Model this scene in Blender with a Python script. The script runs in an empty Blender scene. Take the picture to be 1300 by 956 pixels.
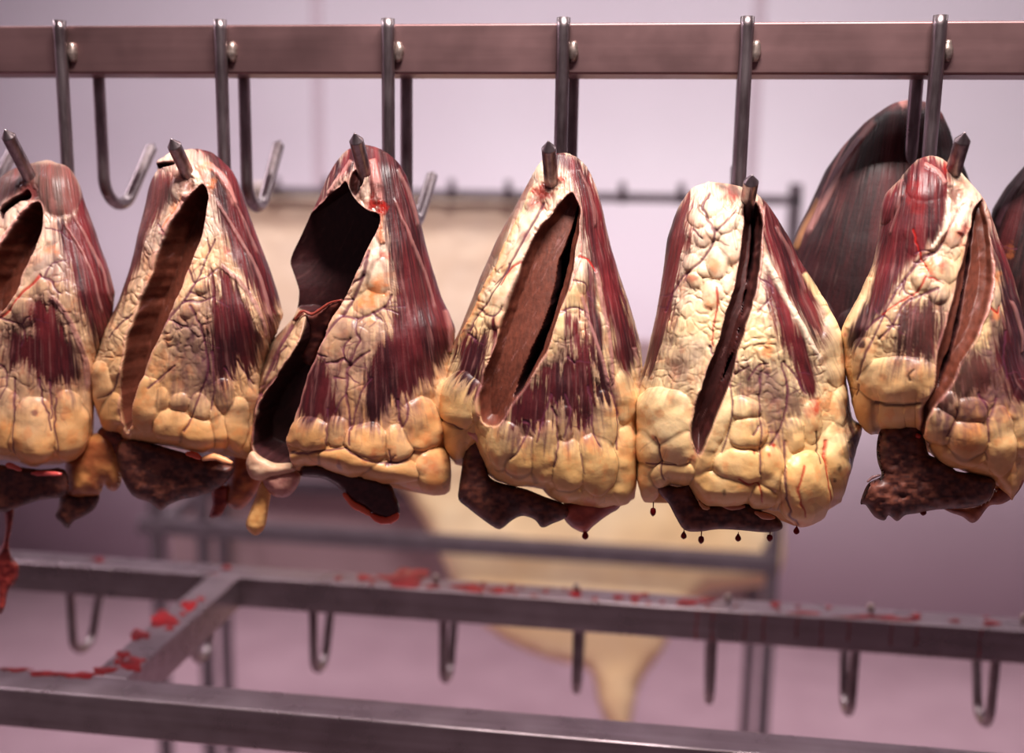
# Cold room: beef hearts hanging on a steel hook rail, a second rail frame below, a rack and beige slabs far behind.
import bpy, math, random
import numpy as np
from math import sin, cos, pi
from mathutils import Matrix, Vector
from mathutils.geometry import delaunay_2d_cdt

C = bpy.context.scene.collection
RES = 1.0
rng = np.random.RandomState(7)

# ------------------------------------------------------------------ camera
YAW, PIT, ROL, F = 0.1388, 0.1762, 0.0161, 1345.0
CAMZ = 1.75
fw = np.array([-sin(YAW)*cos(PIT), cos(YAW)*cos(PIT), -sin(PIT)])
rt0 = np.array([cos(YAW), sin(YAW), 0.0]); up0 = np.cross(rt0, fw)
rt = cos(ROL)*rt0 + sin(ROL)*up0
up = -sin(ROL)*rt0 + cos(ROL)*up0

def at(px, py, Y):
    """world point seen at photo pixel (px,py) on the vertical plane y=Y"""
    px = np.asarray(px, float); py = np.asarray(py, float); Y = np.asarray(Y, float)
    d = fw + ((px-650)/F)[..., None]*rt + (-(py-478)/F)[..., None]*up
    P = d*(Y/d[..., 1])[..., None]
    P = P.copy(); P[..., 2] += CAMZ
    return P

def at_z(px, py, z):
    d = fw + (px-650)/F*rt - (py-478)/F*up
    P = d*((z-CAMZ)/d[2]); P[2] += CAMZ
    return P

cd = bpy.data.cameras.new('camera'); cam = bpy.data.objects.new('camera', cd); C.objects.link(cam)
cd.sensor_width = 36; cd.lens = F/1300*36
cd.clip_start = 0.01
M4 = Matrix(((rt[0], up[0], -fw[0], 0), (rt[1], up[1], -fw[1], 0), (rt[2], up[2], -fw[2], CAMZ), (0, 0, 0, 1)))
cam.matrix_world = M4
cd.dof.use_dof = True
cd.dof.focus_distance = 0.80
cd.dof.aperture_fstop = 2.5
bpy.context.scene.camera = cam

# ------------------------------------------------------------------ helpers
def lin(r, g, b):
    f = lambda c: (c/255/12.92) if c/255 <= .04045 else ((c/255+.055)/1.055)**2.4
    return np.array([f(r), f(g), f(b)])

def thing(name, label, cat, loc=(0, 0, 0), group=None, kind=None):
    o = bpy.data.objects.new(name, None); C.objects.link(o); o.location = loc
    o.empty_display_size = .02
    o['label'] = label; o['category'] = cat
    if group: o['group'] = group
    if kind: o['kind'] = kind
    return o

def link(name, me, mat, parent=None, smooth=True, label=None):
    o = bpy.data.objects.new(name, me); C.objects.link(o)
    if mat: me.materials.append(mat)
    if smooth and len(me.polygons):
        me.polygons.foreach_set('use_smooth', np.ones(len(me.polygons), bool))
    if parent is not None:
        o.parent = parent
        o.matrix_parent_inverse = Matrix.Translation(-Vector(parent.location))
    if label: o['label'] = label
    return o

def mesh_np(name, V, Q, tris=None, col=None, wet=None):
    me = bpy.data.meshes.new(name)
    V = np.asarray(V, np.float32).reshape(-1, 3)
    Q = np.asarray(Q, np.int32).reshape(-1, 4) if Q is not None and len(Q) else np.zeros((0, 4), np.int32)
    T = np.asarray(tris, np.int32).reshape(-1, 3) if tris is not None and len(tris) else np.zeros((0, 3), np.int32)
    me.vertices.add(len(V)); me.vertices.foreach_set('co', V.ravel())
    nl = Q.size + T.size
    me.loops.add(nl); me.loops.foreach_set('vertex_index', np.concatenate([Q.ravel(), T.ravel()]))
    me.polygons.add(len(Q)+len(T))
    st = np.concatenate([np.arange(len(Q))*4, Q.size+np.arange(len(T))*3]).astype(np.int32)
    me.polygons.foreach_set('loop_start', st)
    me.update(calc_edges=True); me.validate()
    if col is not None:
        a = me.attributes.new('tint', 'FLOAT_COLOR', 'POINT')
        c = np.ones((len(V), 4), np.float32); c[:, :3] = col; a.data.foreach_set('color', c.ravel())
    if wet is not None:
        a = me.attributes.new('wet', 'FLOAT', 'POINT'); a.data.foreach_set('value', np.asarray(wet, np.float32).ravel())
    return me

def tube(name, pts, rad, mat, parent=None, seg=16, col=None, wet=None, smooth=True, label=None, flat_ends=False):
    P = np.asarray(pts, float); n = len(P)
    R = np.full(n, rad, float) if np.isscalar(rad) else np.asarray(rad, float)
    T = np.gradient(P, axis=0); T /= np.linalg.norm(T, axis=1)[:, None]+1e-12
    a = np.array([1., .0, 0.]) if abs(T[0][0]) < .9 else np.array([0, 1., 0])
    N = np.cross(T[0], a); N /= np.linalg.norm(N)
    V = []
    th = np.arange(seg)*2*pi/seg
    for i in range(n):
        N = N-T[i]*np.dot(N, T[i]); N /= np.linalg.norm(N)
        B = np.cross(T[i], N)
        V.append(P[i]+R[i]*(np.cos(th)[:, None]*N+np.sin(th)[:, None]*B))
    V = np.concatenate(V)
    Q = []
    for i in range(n-1):
        for k in range(seg):
            k2 = (k+1) % seg
            Q.append((i*seg+k, (i+1)*seg+k, (i+1)*seg+k2, i*seg+k2))
    nv = len(V); V = np.vstack([V, P[0], P[-1]]); Tn = []
    for k in range(seg):
        k2 = (k+1) % seg
        Tn.append((nv, k, k2)); Tn.append((nv+1, (n-1)*seg+k2, (n-1)*seg+k))
    cc = None if col is None else np.tile(col, (len(V), 1))
    ww = None if wet is None else np.full(len(V), wet)
    return link(name, mesh_np(name, V, Q, Tn, cc, ww), mat, parent, smooth, label)

def cat_rom(pts, closed=True, sub=6):
    P = np.asarray(pts, float); n = len(P); out = []
    rngi = range(n) if closed else range(n-1)
    for i in rngi:
        if closed: p0, p1, p2, p3 = P[(i-1) % n], P[i], P[(i+1) % n], P[(i+2) % n]
        else: p0, p1, p2, p3 = P[max(i-1, 0)], P[i], P[i+1], P[min(i+2, n-1)]
        for k in range(sub):
            t = k/sub
            out.append(.5*((2*p1)+(-p0+p2)*t+(2*p0-5*p1+4*p2-p3)*t*t+(-p0+3*p1-3*p2+p3)*t**3))
    if not closed: out.append(P[-1])
    return np.array(out)

TAB = rng.rand(256, 256)
def vnoise(x, y, s=0):
    x = np.asarray(x)+s*37.7; y = np.asarray(y)+s*91.3
    xi = np.floor(x).astype(int); yi = np.floor(y).astype(int)
    fx = x-xi; fy = y-yi; fx = fx*fx*(3-2*fx); fy = fy*fy*(3-2*fy)
    a = TAB[xi & 255, yi & 255]; b = TAB[(xi+1) & 255, yi & 255]; c = TAB[xi & 255, (yi+1) & 255]; d = TAB[(xi+1) & 255, (yi+1) & 255]
    return (a*(1-fx)+b*fx)*(1-fy)+(c*(1-fx)+d*fx)*fy
def fbm(x, y, s=0, o=3):
    r = 0; a = .5; t = 0
    for i in range(o):
        r = r+a*vnoise(x*2**i, y*2**i, s+i*3); t += a; a *= .5
    return r/t
def vor(x, y, s=0):
    xi = np.floor(x).astype(int); yi = np.floor(y).astype(int)
    f1 = np.full(x.shape, 9.); f2 = np.full(x.shape, 9.); cid = np.zeros(x.shape)
    for dx in (-1, 0, 1):
        for dy in (-1, 0, 1):
            cx = xi+dx; cy = yi+dy
            jx = TAB[(cx+s*13) & 255, (cy+s*7) & 255]; jy = TAB[(cx+s*13+101) & 255, (cy+s*7+57) & 255]
            d = np.hypot(cx+.1+.8*jx-x, cy+.1+.8*jy-y)
            m = d < f1
            f2 = np.where(m, f1, np.minimum(f2, d)); cid = np.where(m, jx, cid); f1 = np.where(m, d, f1)
    return f1, f2, cid
def ss(a, b, x):
    t = np.clip((x-a)/(b-a), 0, 1); return t*t*(3-2*t)

def seg_dist(px, py, A, B):
    dx, dy = B[0]-A[0], B[1]-A[1]; L = dx*dx+dy*dy+1e-9
    t = np.clip(((px-A[0])*dx+(py-A[1])*dy)/L, 0, 1)
    return np.hypot(px-A[0]-t*dx, py-A[1]-t*dy), t
def line_dist(px, py, pts, sub=4):
    P = cat_rom(pts, False, sub); d = np.full(px.shape, 1e3); s = np.zeros(px.shape)
    n = len(P)-1
    for i in range(n):
        dd, t = seg_dist(px, py, P[i], P[i+1]); m = dd < d
        d = np.where(m, dd, d); s = np.where(m, (i+t)/n, s)
    return d, s
def poly_sd(px, py, pts, sub=4, margin=40):
    P = cat_rom(pts, True, sub) if sub > 1 else np.asarray(pts, float)
    out = np.full(px.shape, -1e3)
    bb = (px > P[:, 0].min()-margin) & (px < P[:, 0].max()+margin) & (py > P[:, 1].min()-margin) & (py < P[:, 1].max()+margin)
    x = px[bb]; y = py[bb]
    if x.size == 0: return out
    d = np.full(x.shape, 1e3); ins = np.zeros(x.shape, bool); n = len(P)
    for i in range(n):
        A = P[i]; B = P[(i+1) % n]
        dd, t = seg_dist(x, y, A, B); d = np.minimum(d, dd)
        c = (A[1] > y) != (B[1] > y)
        xc = (B[0]-A[0])*(y-A[1])/((B[1]-A[1]) if abs(B[1]-A[1]) > 1e-9 else 1e-9)+A[0]
        ins ^= c & (x < xc)
    out[bb] = np.where(ins, d, -d)
    return out

# ------------------------------------------------------------------ materials
def new_mat(name):
    m = bpy.data.materials.new(name); m.use_nodes = True; nt = m.node_tree
    b = nt.nodes['Principled BSDF']; return m, nt, b
def N(nt, t, **kw):
    n = nt.nodes.new(t)
    for k, v in kw.items(): setattr(n, k, v)
    return n

def tissue_mat():
    m, nt, b = new_mat('heart_tissue')
    a = N(nt, 'ShaderNodeAttribute', attribute_name='tint')
    w = N(nt, 'ShaderNodeAttribute', attribute_name='wet')
    nt.links.new(a.outputs['Color'], b.inputs['Base Color'])
    r = N(nt, 'ShaderNodeMapRange'); r.inputs['To Min'].default_value = .68; r.inputs['To Max'].default_value = .2
    tc = N(nt, 'ShaderNodeTexCoord'); no = N(nt, 'ShaderNodeTexNoise'); no.inputs['Scale'].default_value = 260; no.inputs['Detail'].default_value = 4
    nt.links.new(tc.outputs['Object'], no.inputs['Vector'])
    nt.links.new(w.outputs['Fac'], r.inputs['Value'])
    nt.links.new(r.outputs['Result'], b.inputs['Roughness'])
    bp = N(nt, 'ShaderNodeBump'); bp.inputs['Strength'].default_value = .25; bp.inputs['Distance'].default_value = .0012
    nt.links.new(no.outputs['Fac'], bp.inputs['Height']); nt.links.new(bp.outputs['Normal'], b.inputs['Normal'])
    b.inputs['Subsurface Weight'].default_value = .12
    b.inputs['Subsurface Radius'].default_value = (1, .35, .2)
    b.inputs['Subsurface Scale'].default_value = .004
    b.inputs['Coat Weight'].default_value = .13
    b.inputs['Coat Roughness'].default_value = .28
    b.inputs['Specular IOR Level'].default_value = .32
    return m
TIS = tissue_mat()

def steel_mat(name, c1, c2, rough, metal=.9, sc=(3, 60, 60)):
    m, nt, b = new_mat(name)
    tc = N(nt, 'ShaderNodeTexCoord'); mp = N(nt, 'ShaderNodeMapping'); mp.inputs['Scale'].default_value = sc
    n1 = N(nt, 'ShaderNodeTexNoise'); n1.inputs['Scale'].default_value = 8; n1.inputs['Detail'].default_value = 6
    n2 = N(nt, 'ShaderNodeTexNoise'); n2.inputs['Scale'].default_value = 22; n2.inputs['Detail'].default_value = 5
    nt.links.new(tc.outputs['Object'], mp.inputs['Vector']); nt.links.new(mp.outputs['Vector'], n1.inputs['Vector'])
    nt.links.new(tc.outputs['Object'], n2.inputs['Vector'])
    mx = N(nt, 'ShaderNodeMath', operation='ADD'); nt.links.new(n1.outputs['Fac'], mx.inputs[0]); nt.links.new(n2.outputs['Fac'], mx.inputs[1])
    hf = N(nt, 'ShaderNodeMath', operation='MULTIPLY'); nt.links.new(mx.outputs[0], hf.inputs[0]); hf.inputs[1].default_value = .5
    cr = N(nt, 'ShaderNodeValToRGB'); cr.color_ramp.elements[0].position = .35; cr.color_ramp.elements[1].position = .65
    cr.color_ramp.elements[0].color = (*lin(*c1), 1); cr.color_ramp.elements[1].color = (*lin(*c2), 1)
    nt.links.new(hf.outputs[0], cr.inputs['Fac']); nt.links.new(cr.outputs['Color'], b.inputs['Base Color'])
    mr = N(nt, 'ShaderNodeMapRange'); mr.inputs['To Min'].default_value = rough-.08; mr.inputs['To Max'].default_value = rough+.12
    nt.links.new(n2.outputs['Fac'], mr.inputs['Value']); nt.links.new(mr.outputs['Result'], b.inputs['Roughness'])
    b.inputs['Metallic'].default_value = metal
    bp = N(nt, 'ShaderNodeBump'); bp.inputs['Strength'].default_value = .15; bp.inputs['Distance'].default_value = .0004
    nt.links.new(n1.outputs['Fac'], bp.inputs['Height']); nt.links.new(bp.outputs['Normal'], b.inputs['Normal'])
    return m
RAILM = steel_mat('brushed_rail_steel', (132, 100, 100), (150, 114, 114), .45, .9, (.6, 14, 14))
RAILT = steel_mat('wet_frame_steel', (134, 116, 120), (166, 148, 154), .27, .88, (.6, 14, 14))
HOOKM = steel_mat('hook_steel', (110, 94, 96), (165, 150, 152), .3, .95, (40, 40, 6))
WELDM = steel_mat('weld_bead_metal', (130, 110, 105), (190, 170, 160), .35, .8, (50, 50, 50))
FARM = steel_mat('far_rack_steel', (74, 60, 67), (98, 84, 92), .55, .35)

def plain(name, c, rough=.5, noise=None, metal=0, sc=4):
    m, nt, b = new_mat(name)
    tc = N(nt, 'ShaderNodeTexCoord'); n = N(nt, 'ShaderNodeTexNoise'); n.inputs['Scale'].default_value = sc; n.inputs['Detail'].default_value = 4
    nt.links.new(tc.outputs['Object'], n.inputs['Vector'])
    cr = N(nt, 'ShaderNodeValToRGB'); c2 = noise or c
    cr.color_ramp.elements[0].position = .35; cr.color_ramp.elements[1].position = .65
    cr.color_ramp.elements[0].color = (*lin(*c), 1); cr.color_ramp.elements[1].color = (*lin(*c2), 1)
    nt.links.new(n.outputs['Fac'], cr.inputs['Fac']); nt.links.new(cr.outputs['Color'], b.inputs['Base Color'])
    b.inputs['Roughness'].default_value = rough; b.inputs['Metallic'].default_value = metal
    return m
WALLM = plain('wall_panel_white', (226, 212, 222), .45, (231, 219, 228), sc=1.2)
WALLS = plain('side_wall_panel', (215, 190, 206), .5, (210, 186, 202), sc=1.2)
JOINT = plain('panel_joint_grey', (196, 176, 186), .6)
FLOORM = plain('floor_resin', (162, 132, 142), .6, (172, 142, 152), sc=5)
CEILM = plain('ceiling_panel', (225, 212, 222), .6)
BLOOD = plain('blood_wet', (140, 10, 14), .28, (88, 6, 10), sc=60)
BLOOD.node_tree.nodes['Principled BSDF'].inputs['Specular IOR Level'].default_value = .18
SLAB1 = plain('pale_fat_sheet', (218, 186, 160), .6, (226, 198, 176), sc=9)
SLAB2 = plain('yellow_fat_sheet', (236, 198, 150), .5, (242, 212, 172), sc=5)
PANEL = plain('grey_side_panel', (140, 112, 116), .55, (150, 122, 126))

# ------------------------------------------------------------------ room
def box(name, lo, hi, mat, parent=None, bevel=0, kind=None, label=None, smooth=False):
    x0, y0, z0 = lo; x1, y1, z1 = hi
    V = [(x0, y0, z0), (x1, y0, z0), (x1, y1, z0), (x0, y1, z0), (x0, y0, z1), (x1, y0, z1), (x1, y1, z1), (x0, y1, z1)]
    Q = [(0, 3, 2, 1), (4, 5, 6, 7), (0, 1, 5, 4), (1, 2, 6, 5), (2, 3, 7, 6), (3, 0, 4, 7)]
    o = link(name, mesh_np(name, V, Q), mat, parent, smooth, label)
    if bevel:
        md = o.modifiers.new('bevel', 'BEVEL'); md.width = bevel; md.segments = 3
        o.data.polygons.foreach_set('use_smooth', np.ones(6, bool))
        wn = o.modifiers.new('wn', 'WEIGHTED_NORMAL')
    if kind: o['kind'] = kind
    return o
RX0, RX1, RY0, RY1, RZ = -3.2, 3.4, -1.2, 4.2, 3.1
box('floor', (RX0, RY0, -.1), (RX1, RY1, 0), FLOORM, kind='structure')
box('ceiling', (RX0, RY0, RZ), (RX1, RY1, RZ+.1), CEILM, kind='structure')
box('wall_left', (RX0-.1, RY0, 0), (RX0, RY1, RZ), WALLS, kind='structure')
box('wall_right', (RX1, RY0, 0), (RX1+.1, RY1, RZ), WALLS, kind='structure')
# insulated sandwich panels with a shallow joint between neighbours
j1 = at(404, 150, RY1)[0]; j2 = at(957, 150, RY1)[0]; st = j2-j1
wb = box('wall_back', (RX0, RY1, 0), (RX1, RY1+.1, RZ), WALLM, kind='structure')
for k in range(-1, 3):
    x = j1+k*st
    if RX0 < x < RX1:
        box('trim_%d' % (k+2), (x-.022, RY1-.004, 0), (x+.022, RY1+.002, RZ), JOINT, kind='structure', bevel=.002)

# ------------------------------------------------------------------ rack : rails, cross bar, posts, hooks
YF, SP, X0, TS = 0.884, 0.1438, -0.5172, 0.040
ZT = CAMZ+0.1312
RACK = thing('hook_rack', 'brown-grey steel rack of square rails with welded J hooks carrying the hearts', 'rack', (0, YF+.02, 0))
RXL, RXR = -1.25, 1.25
box('top_rail', (RXL, YF, ZT-TS), (RXR, YF+TS, ZT), RAILM, RACK, bevel=.0022)
# lower frame
D2, Z2, S2 = 1.1949, CAMZ-0.4822, .040
zz = Z2
box('lower_rail', (RXL, D2, zz-S2), (RXR, D2+S2, zz), RAILT, RACK, bevel=.0025)
pf = at_z(60, 853, zz)      # near lower rail : its far top edge
yf2 = pf[1]
box('lower_rail', (RXL, yf2-S2, zz-S2), (RXR, yf2, zz), RAILT, RACK, bevel=.0025)
pa = at_z(256, 729, zz); pb = at_z(311, 736, zz)
cxb = (pa[0]+pb[0])/2
box('cross_bar', (cxb-.02, yf2-.001, zz-S2), (cxb+.02, D2+.001, zz+.0003), RAILT, RACK, bevel=.0022)
for x in (RXL-.02, RXR-.02):
    for (y0, y1, zt) in ((YF, YF+TS, ZT), (D2, D2+S2, Z2), (yf2-S2, yf2, Z2)):
        box('post', (x, y0, 0), (x+.04, y1, zt), RAILM, RACK, bevel=.002)
    box('side_bar', (x, YF, ZT-.3), (x+.04, D2+S2, ZT-.26), RAILM, RACK, bevel=.002)
    box('side_bar', (x, yf2-S2+.002, .2), (x+.04, D2+S2-.002, .24), RAILM, RACK, bevel=.002)
    box('post', (x, D2, Z2-.01), (x+.04, D2+S2, ZT-.26), RAILM, RACK, bevel=.002)

def hook(shank_top, shankY, x, tip, zb, sgn, rad=.0055, parent=RACK, top_over=.003, weld=True, seg=18):
    """J hook: straight shank, round bend, slanted tip leg.  sgn -1 opens to the camera side"""
    t = np.array(tip)
    R = .026
    # bend centre in the vertical plane holding shank and tip
    sh = np.array([x, shankY, 0.])
    h = np.array([t[0]-x, t[1]-shankY, 0]); H = np.linalg.norm(h); h /= H
    pts = [np.array([x, shankY, shank_top+top_over])]
    for z in np.linspace(shank_top-.005, zb+R+.002, 8): pts.append(np.array([x, shankY, z]))
    # arc until tangent points to tip
    c = sh+h*R; c[2] = zb+R
    end = None
    for a in np.linspace(0, pi, 60)[1:]:
        p = c+(-cos(a))*R*h; p = p.copy(); p[2] = zb+R-sin(a)*R
        tg = sin(a)*h; tg = tg.copy(); tg[2] = -cos(a)
        v = t-p; v /= np.linalg.norm(v)
        pts.append(p)
        if a > pi/2 and np.dot(v, tg) > .9994: break
        if a > pi/2 and np.cross(np.array([np.dot(tg, h), 0, tg[2]]), np.array([np.dot(v, h), 0, v[2]]))[1] > 0: break
    p = pts[-1]; v = t-p; L = np.linalg.norm(v); v /= L
    pts2 = [p+v*s for s in np.linspace(.15*L, L-.0078, 5)]
    pts += pts2
    rr = [rad]*len(pts)
    pts += [t-v*.0068, t-v*.0064, t-v*.0012, t]; rr += [rad, rad*.93, rad*.22, rad*.1]
    # drop duplicated neighbours
    P = [pts[0]]; Rr = [rr[0]]
    for q, r in zip(pts[1:], rr[1:]):
        if np.linalg.norm(q-P[-1]) > 3e-4: P.append(q); Rr.append(r)
    o = tube('hook', P, Rr, HOOKM, parent, seg)
    for e in (0,):
        pass
    if weld:
        wy = shankY+(.0045 if sgn < 0 else -.0045)
        n = 9; rs = np.random.RandomState(int(abs(x)*1e4) % 999)
        wp = [np.array([x+.0075+rs.rand()*.0008, wy, ZT-.0215-.009+.002*k]) for k in range(n)]
        wr = .0022+.0022*np.sin(np.linspace(.1, pi-.1, n))*(.8+.4*rs.rand(n))
        if shank_top > CAMZ: tube('weld_bead', wp, wr, WELDM, o, 10)
    return o

# front hooks, tips poke out of the hearts
zbot = at(150, 259, .955)[2]
SHY = YF-.0058
TIPS = [(6, 164), (217, 176), (450, 169), (696, 179), (955, 222), (1225, 168)]
HX = []
for i in range(6):
    x = X0+SP*i
    HX.append(x)
    tp = at(TIPS[i][0], TIPS[i][1], .792)
    hook(ZT, SHY, x, tp, zbot-(.018 if i == 4 else 0), -1)
# rear hooks
RHY = YF+TS+.0058
for k, (sx, tx, ty) in enumerate([(-62, 38, 186), (126, 190, 182), (310, 359, 178), (516, 551, 218), (727, 742, 205), (943, 925, 208), (1163, 1150, 190), (1390, 1330, 180)]):
    x = at(sx, 110, RHY)[0]
    tz = at(tx, ty, 1.022)[2]
    if k == 0: x = at(-58, 110, RHY)[0]
    zb = zbot if k != 3 else zbot-.012
    hook(ZT, RHY, x, (x+(.004 if k % 2 else -.002), 1.022, tz), zb, 1)
# lower hooks under the far lower rail
for k, sx in enumerate([92, 245, 398, 563, 733, 906, 1088, 1268, 1440]):
    y = D2+S2*.5
    x = at(sx, 800, y)[0]
    zt = Z2-S2
    zb2 = at(415, 841, y+.04)[2]
    hook(zt-.001, y, x, (x, y+.078, zb2+.078), zb2, 1, weld=False, top_over=.001)
# little screw heads along the back edge of the lower rail
for px, py in ((560, 722), (735, 731), (921, 740), (1098, 756), (1283, 764)):
    p = at_z(px, py+3, Z2)
    tube('screw_head', [(p[0], D2+S2-.006, Z2-.001), (p[0], D2+S2-.006, Z2+.005), (p[0], D2+S2-.006, Z2+.007)], [.004, .004, .0028], WELDM, RACK, 12)

# blood on the lower frame: thin wet puddles lying on the steel
def spatter():
    V = []; Qs = []; Ts = []
    spots = [(341, 719, 15, 4), (322, 716, 5, 2), (513, 733, 26, 10), (498, 729, 12, 8), (288, 720, 5, 2.5), (437, 725, 9, 4), (462, 733, 8, 3), (430, 734, 4, 2), (549, 745, 8, 2), (590, 745, 14, 3), (605, 749, 9, 4),
             (631, 749, 10, 3), (648, 731, 5, 2), (678, 757, 4, 2), (731, 753, 7, 4), (785, 758, 6, 3), (755, 761, 3, 3), (806, 759, 6, 5), (819, 755, 4, 3), (823, 766, 3, 2.5),
             (768, 745, 8, 3), (715, 736, 4, 2), (868, 765, 7, 4), (876, 764, 9, 3), (903, 760, 8, 2.5), (916, 774, 5, 3), (984, 766, 6, 4), (981, 755, 8, 2), (957, 757, 3, 2), (1075, 768, 12, 6), (1122, 769, 12, 7),
             (1180, 770, 6, 3), (1205, 775, 6, 3), (1228, 777, 8, 4), (1230, 768, 8, 2), (1258, 791, 9, 3), (1212, 788, 6, 2), (1163, 782, 6, 3), (1100, 783, 40, 2.2), (1140, 787, 22, 2), (1020, 778, 18, 2),
             (240, 768, 9, 5), (207, 786, 14, 8), (215, 798, 5, 2), (177, 806, 11, 5), (156, 831, 8, 4), (167, 843, 12, 7), (140, 850, 8, 3), (232, 779, 4, 2), (150, 840, 5, 3), (128, 852, 9, 4), (255, 760, 4, 2),
             (60, 855, 22, 2.5), (100, 857, 20, 3), (20, 850, 18, 2), (182, 838, 3, 2), (225, 790, 3, 2), (270, 730, 6, 2), (247, 700, 14, 2), (125, 710, 6, 3)]
    rs = np.random.RandomState(3)
    extra = [(rs.uniform(420, 1290), 0, rs.uniform(1.5, 4), rs.uniform(1, 2.5)) for _ in range(60)]
    spots += [(x, 737+(x-420)*.056+rs.uniform(-14, 6), a, b) for x, _, a, b in extra]
    for (px, py, rx, ry) in spots:
        rx *= 1.15; ry *= 1.35
        c = at_z(px, py, Z2+.0004); ex = at_z(px+rx, py, Z2+.0004)-c; ey = at_z(px, py+ry, Z2+.0004)-c
        ok = (D2+.002 < c[1] < D2+S2-.002) or (yf2-S2 < c[1] < yf2) or (abs(c[0]-cxb) < .018 and yf2 < c[1] < D2+.01)
        if not ok: continue
        n = 22; base = len(V); V.append(c+np.array([0, 0, .0005]))
        ph = rs.rand(4)*6
        for k in range(n):
            a = 2*pi*k/n; r = 1+.18*sin(3*a+ph[0])+.12*sin(5*a+ph[1])+.08*sin(7*a+ph[2])
            d = (ex*cos(a)+ey*sin(a))*r; d[2] = 0
            V.append(c+d*.8+np.array([0, 0, .0004]));
        for k in range(n):
            a = 2*pi*k/n; r = 1+.18*sin(3*a+ph[0])+.12*sin(5*a+ph[1])+.08*sin(7*a+ph[2])
            d = (ex*cos(a)+ey*sin(a))*r; d[2] = 0
            q = c+d
            V.append(q)
        for k in range(n):
            k2 = (k+1) % n
            Ts.append((base, base+1+k, base+1+k2)); Qs.append((base+1+k, base+1+n+k, base+1+n+k2, base+1+k2))
    V = np.array(V)
    for ya, yb in ((D2, D2+S2),):
        m = (V[:, 1] > D2-.01) & (V[:, 1] < D2+S2+.02)
        V[m, 1] = np.clip(V[m, 1], D2+.0022, D2+S2-.002)
    o = link('blood_spatter', mesh_np('blood_spatter', V, Qs, Ts), BLOOD, RACK, label='dark red wet blood drops on the steel')
    o['kind'] = 'stuff'
spatter()
# runs of blood down the face of the lower rail
rs = np.random.RandomState(5)
for px in (885, 905, 946, 968, 1012, 1045, 1078, 1130, 1165, 1245):
    x = at(px, 800, D2)[0]+rs.uniform(-.002, .002); L = rs.uniform(.022, .040)
    n = 8
    P = [(x+.0006*sin(k*1.3+px), D2-.0002, Z2-.002-L*k/(n-1)) for k in range(n)]
    tube('blood_run', P, [.0007]*(n-2)+[.0012, .0008], BLOOD, RACK, 8)

# ------------------------------------------------------------------ hearts
COL = dict(
    fat0=lin(238, 210, 184), fat1=lin(232, 196, 146), fat2=lin(214, 150, 88), mus=lin(122, 38, 42), musd=lin(46, 15, 20), fas=lin(166, 112, 106),
    cut=lin(104, 52, 38), cutd=lin(70, 30, 27), deep=lin(56, 24, 26), vein=lin(96, 40, 58), blood=lin(178, 26, 18), stain=lin(226, 122, 58), pink=lin(214, 142, 132),  # deep: dark red flesh with the cavity's shade painted into it
    purp=lin(98, 56, 66))

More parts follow.
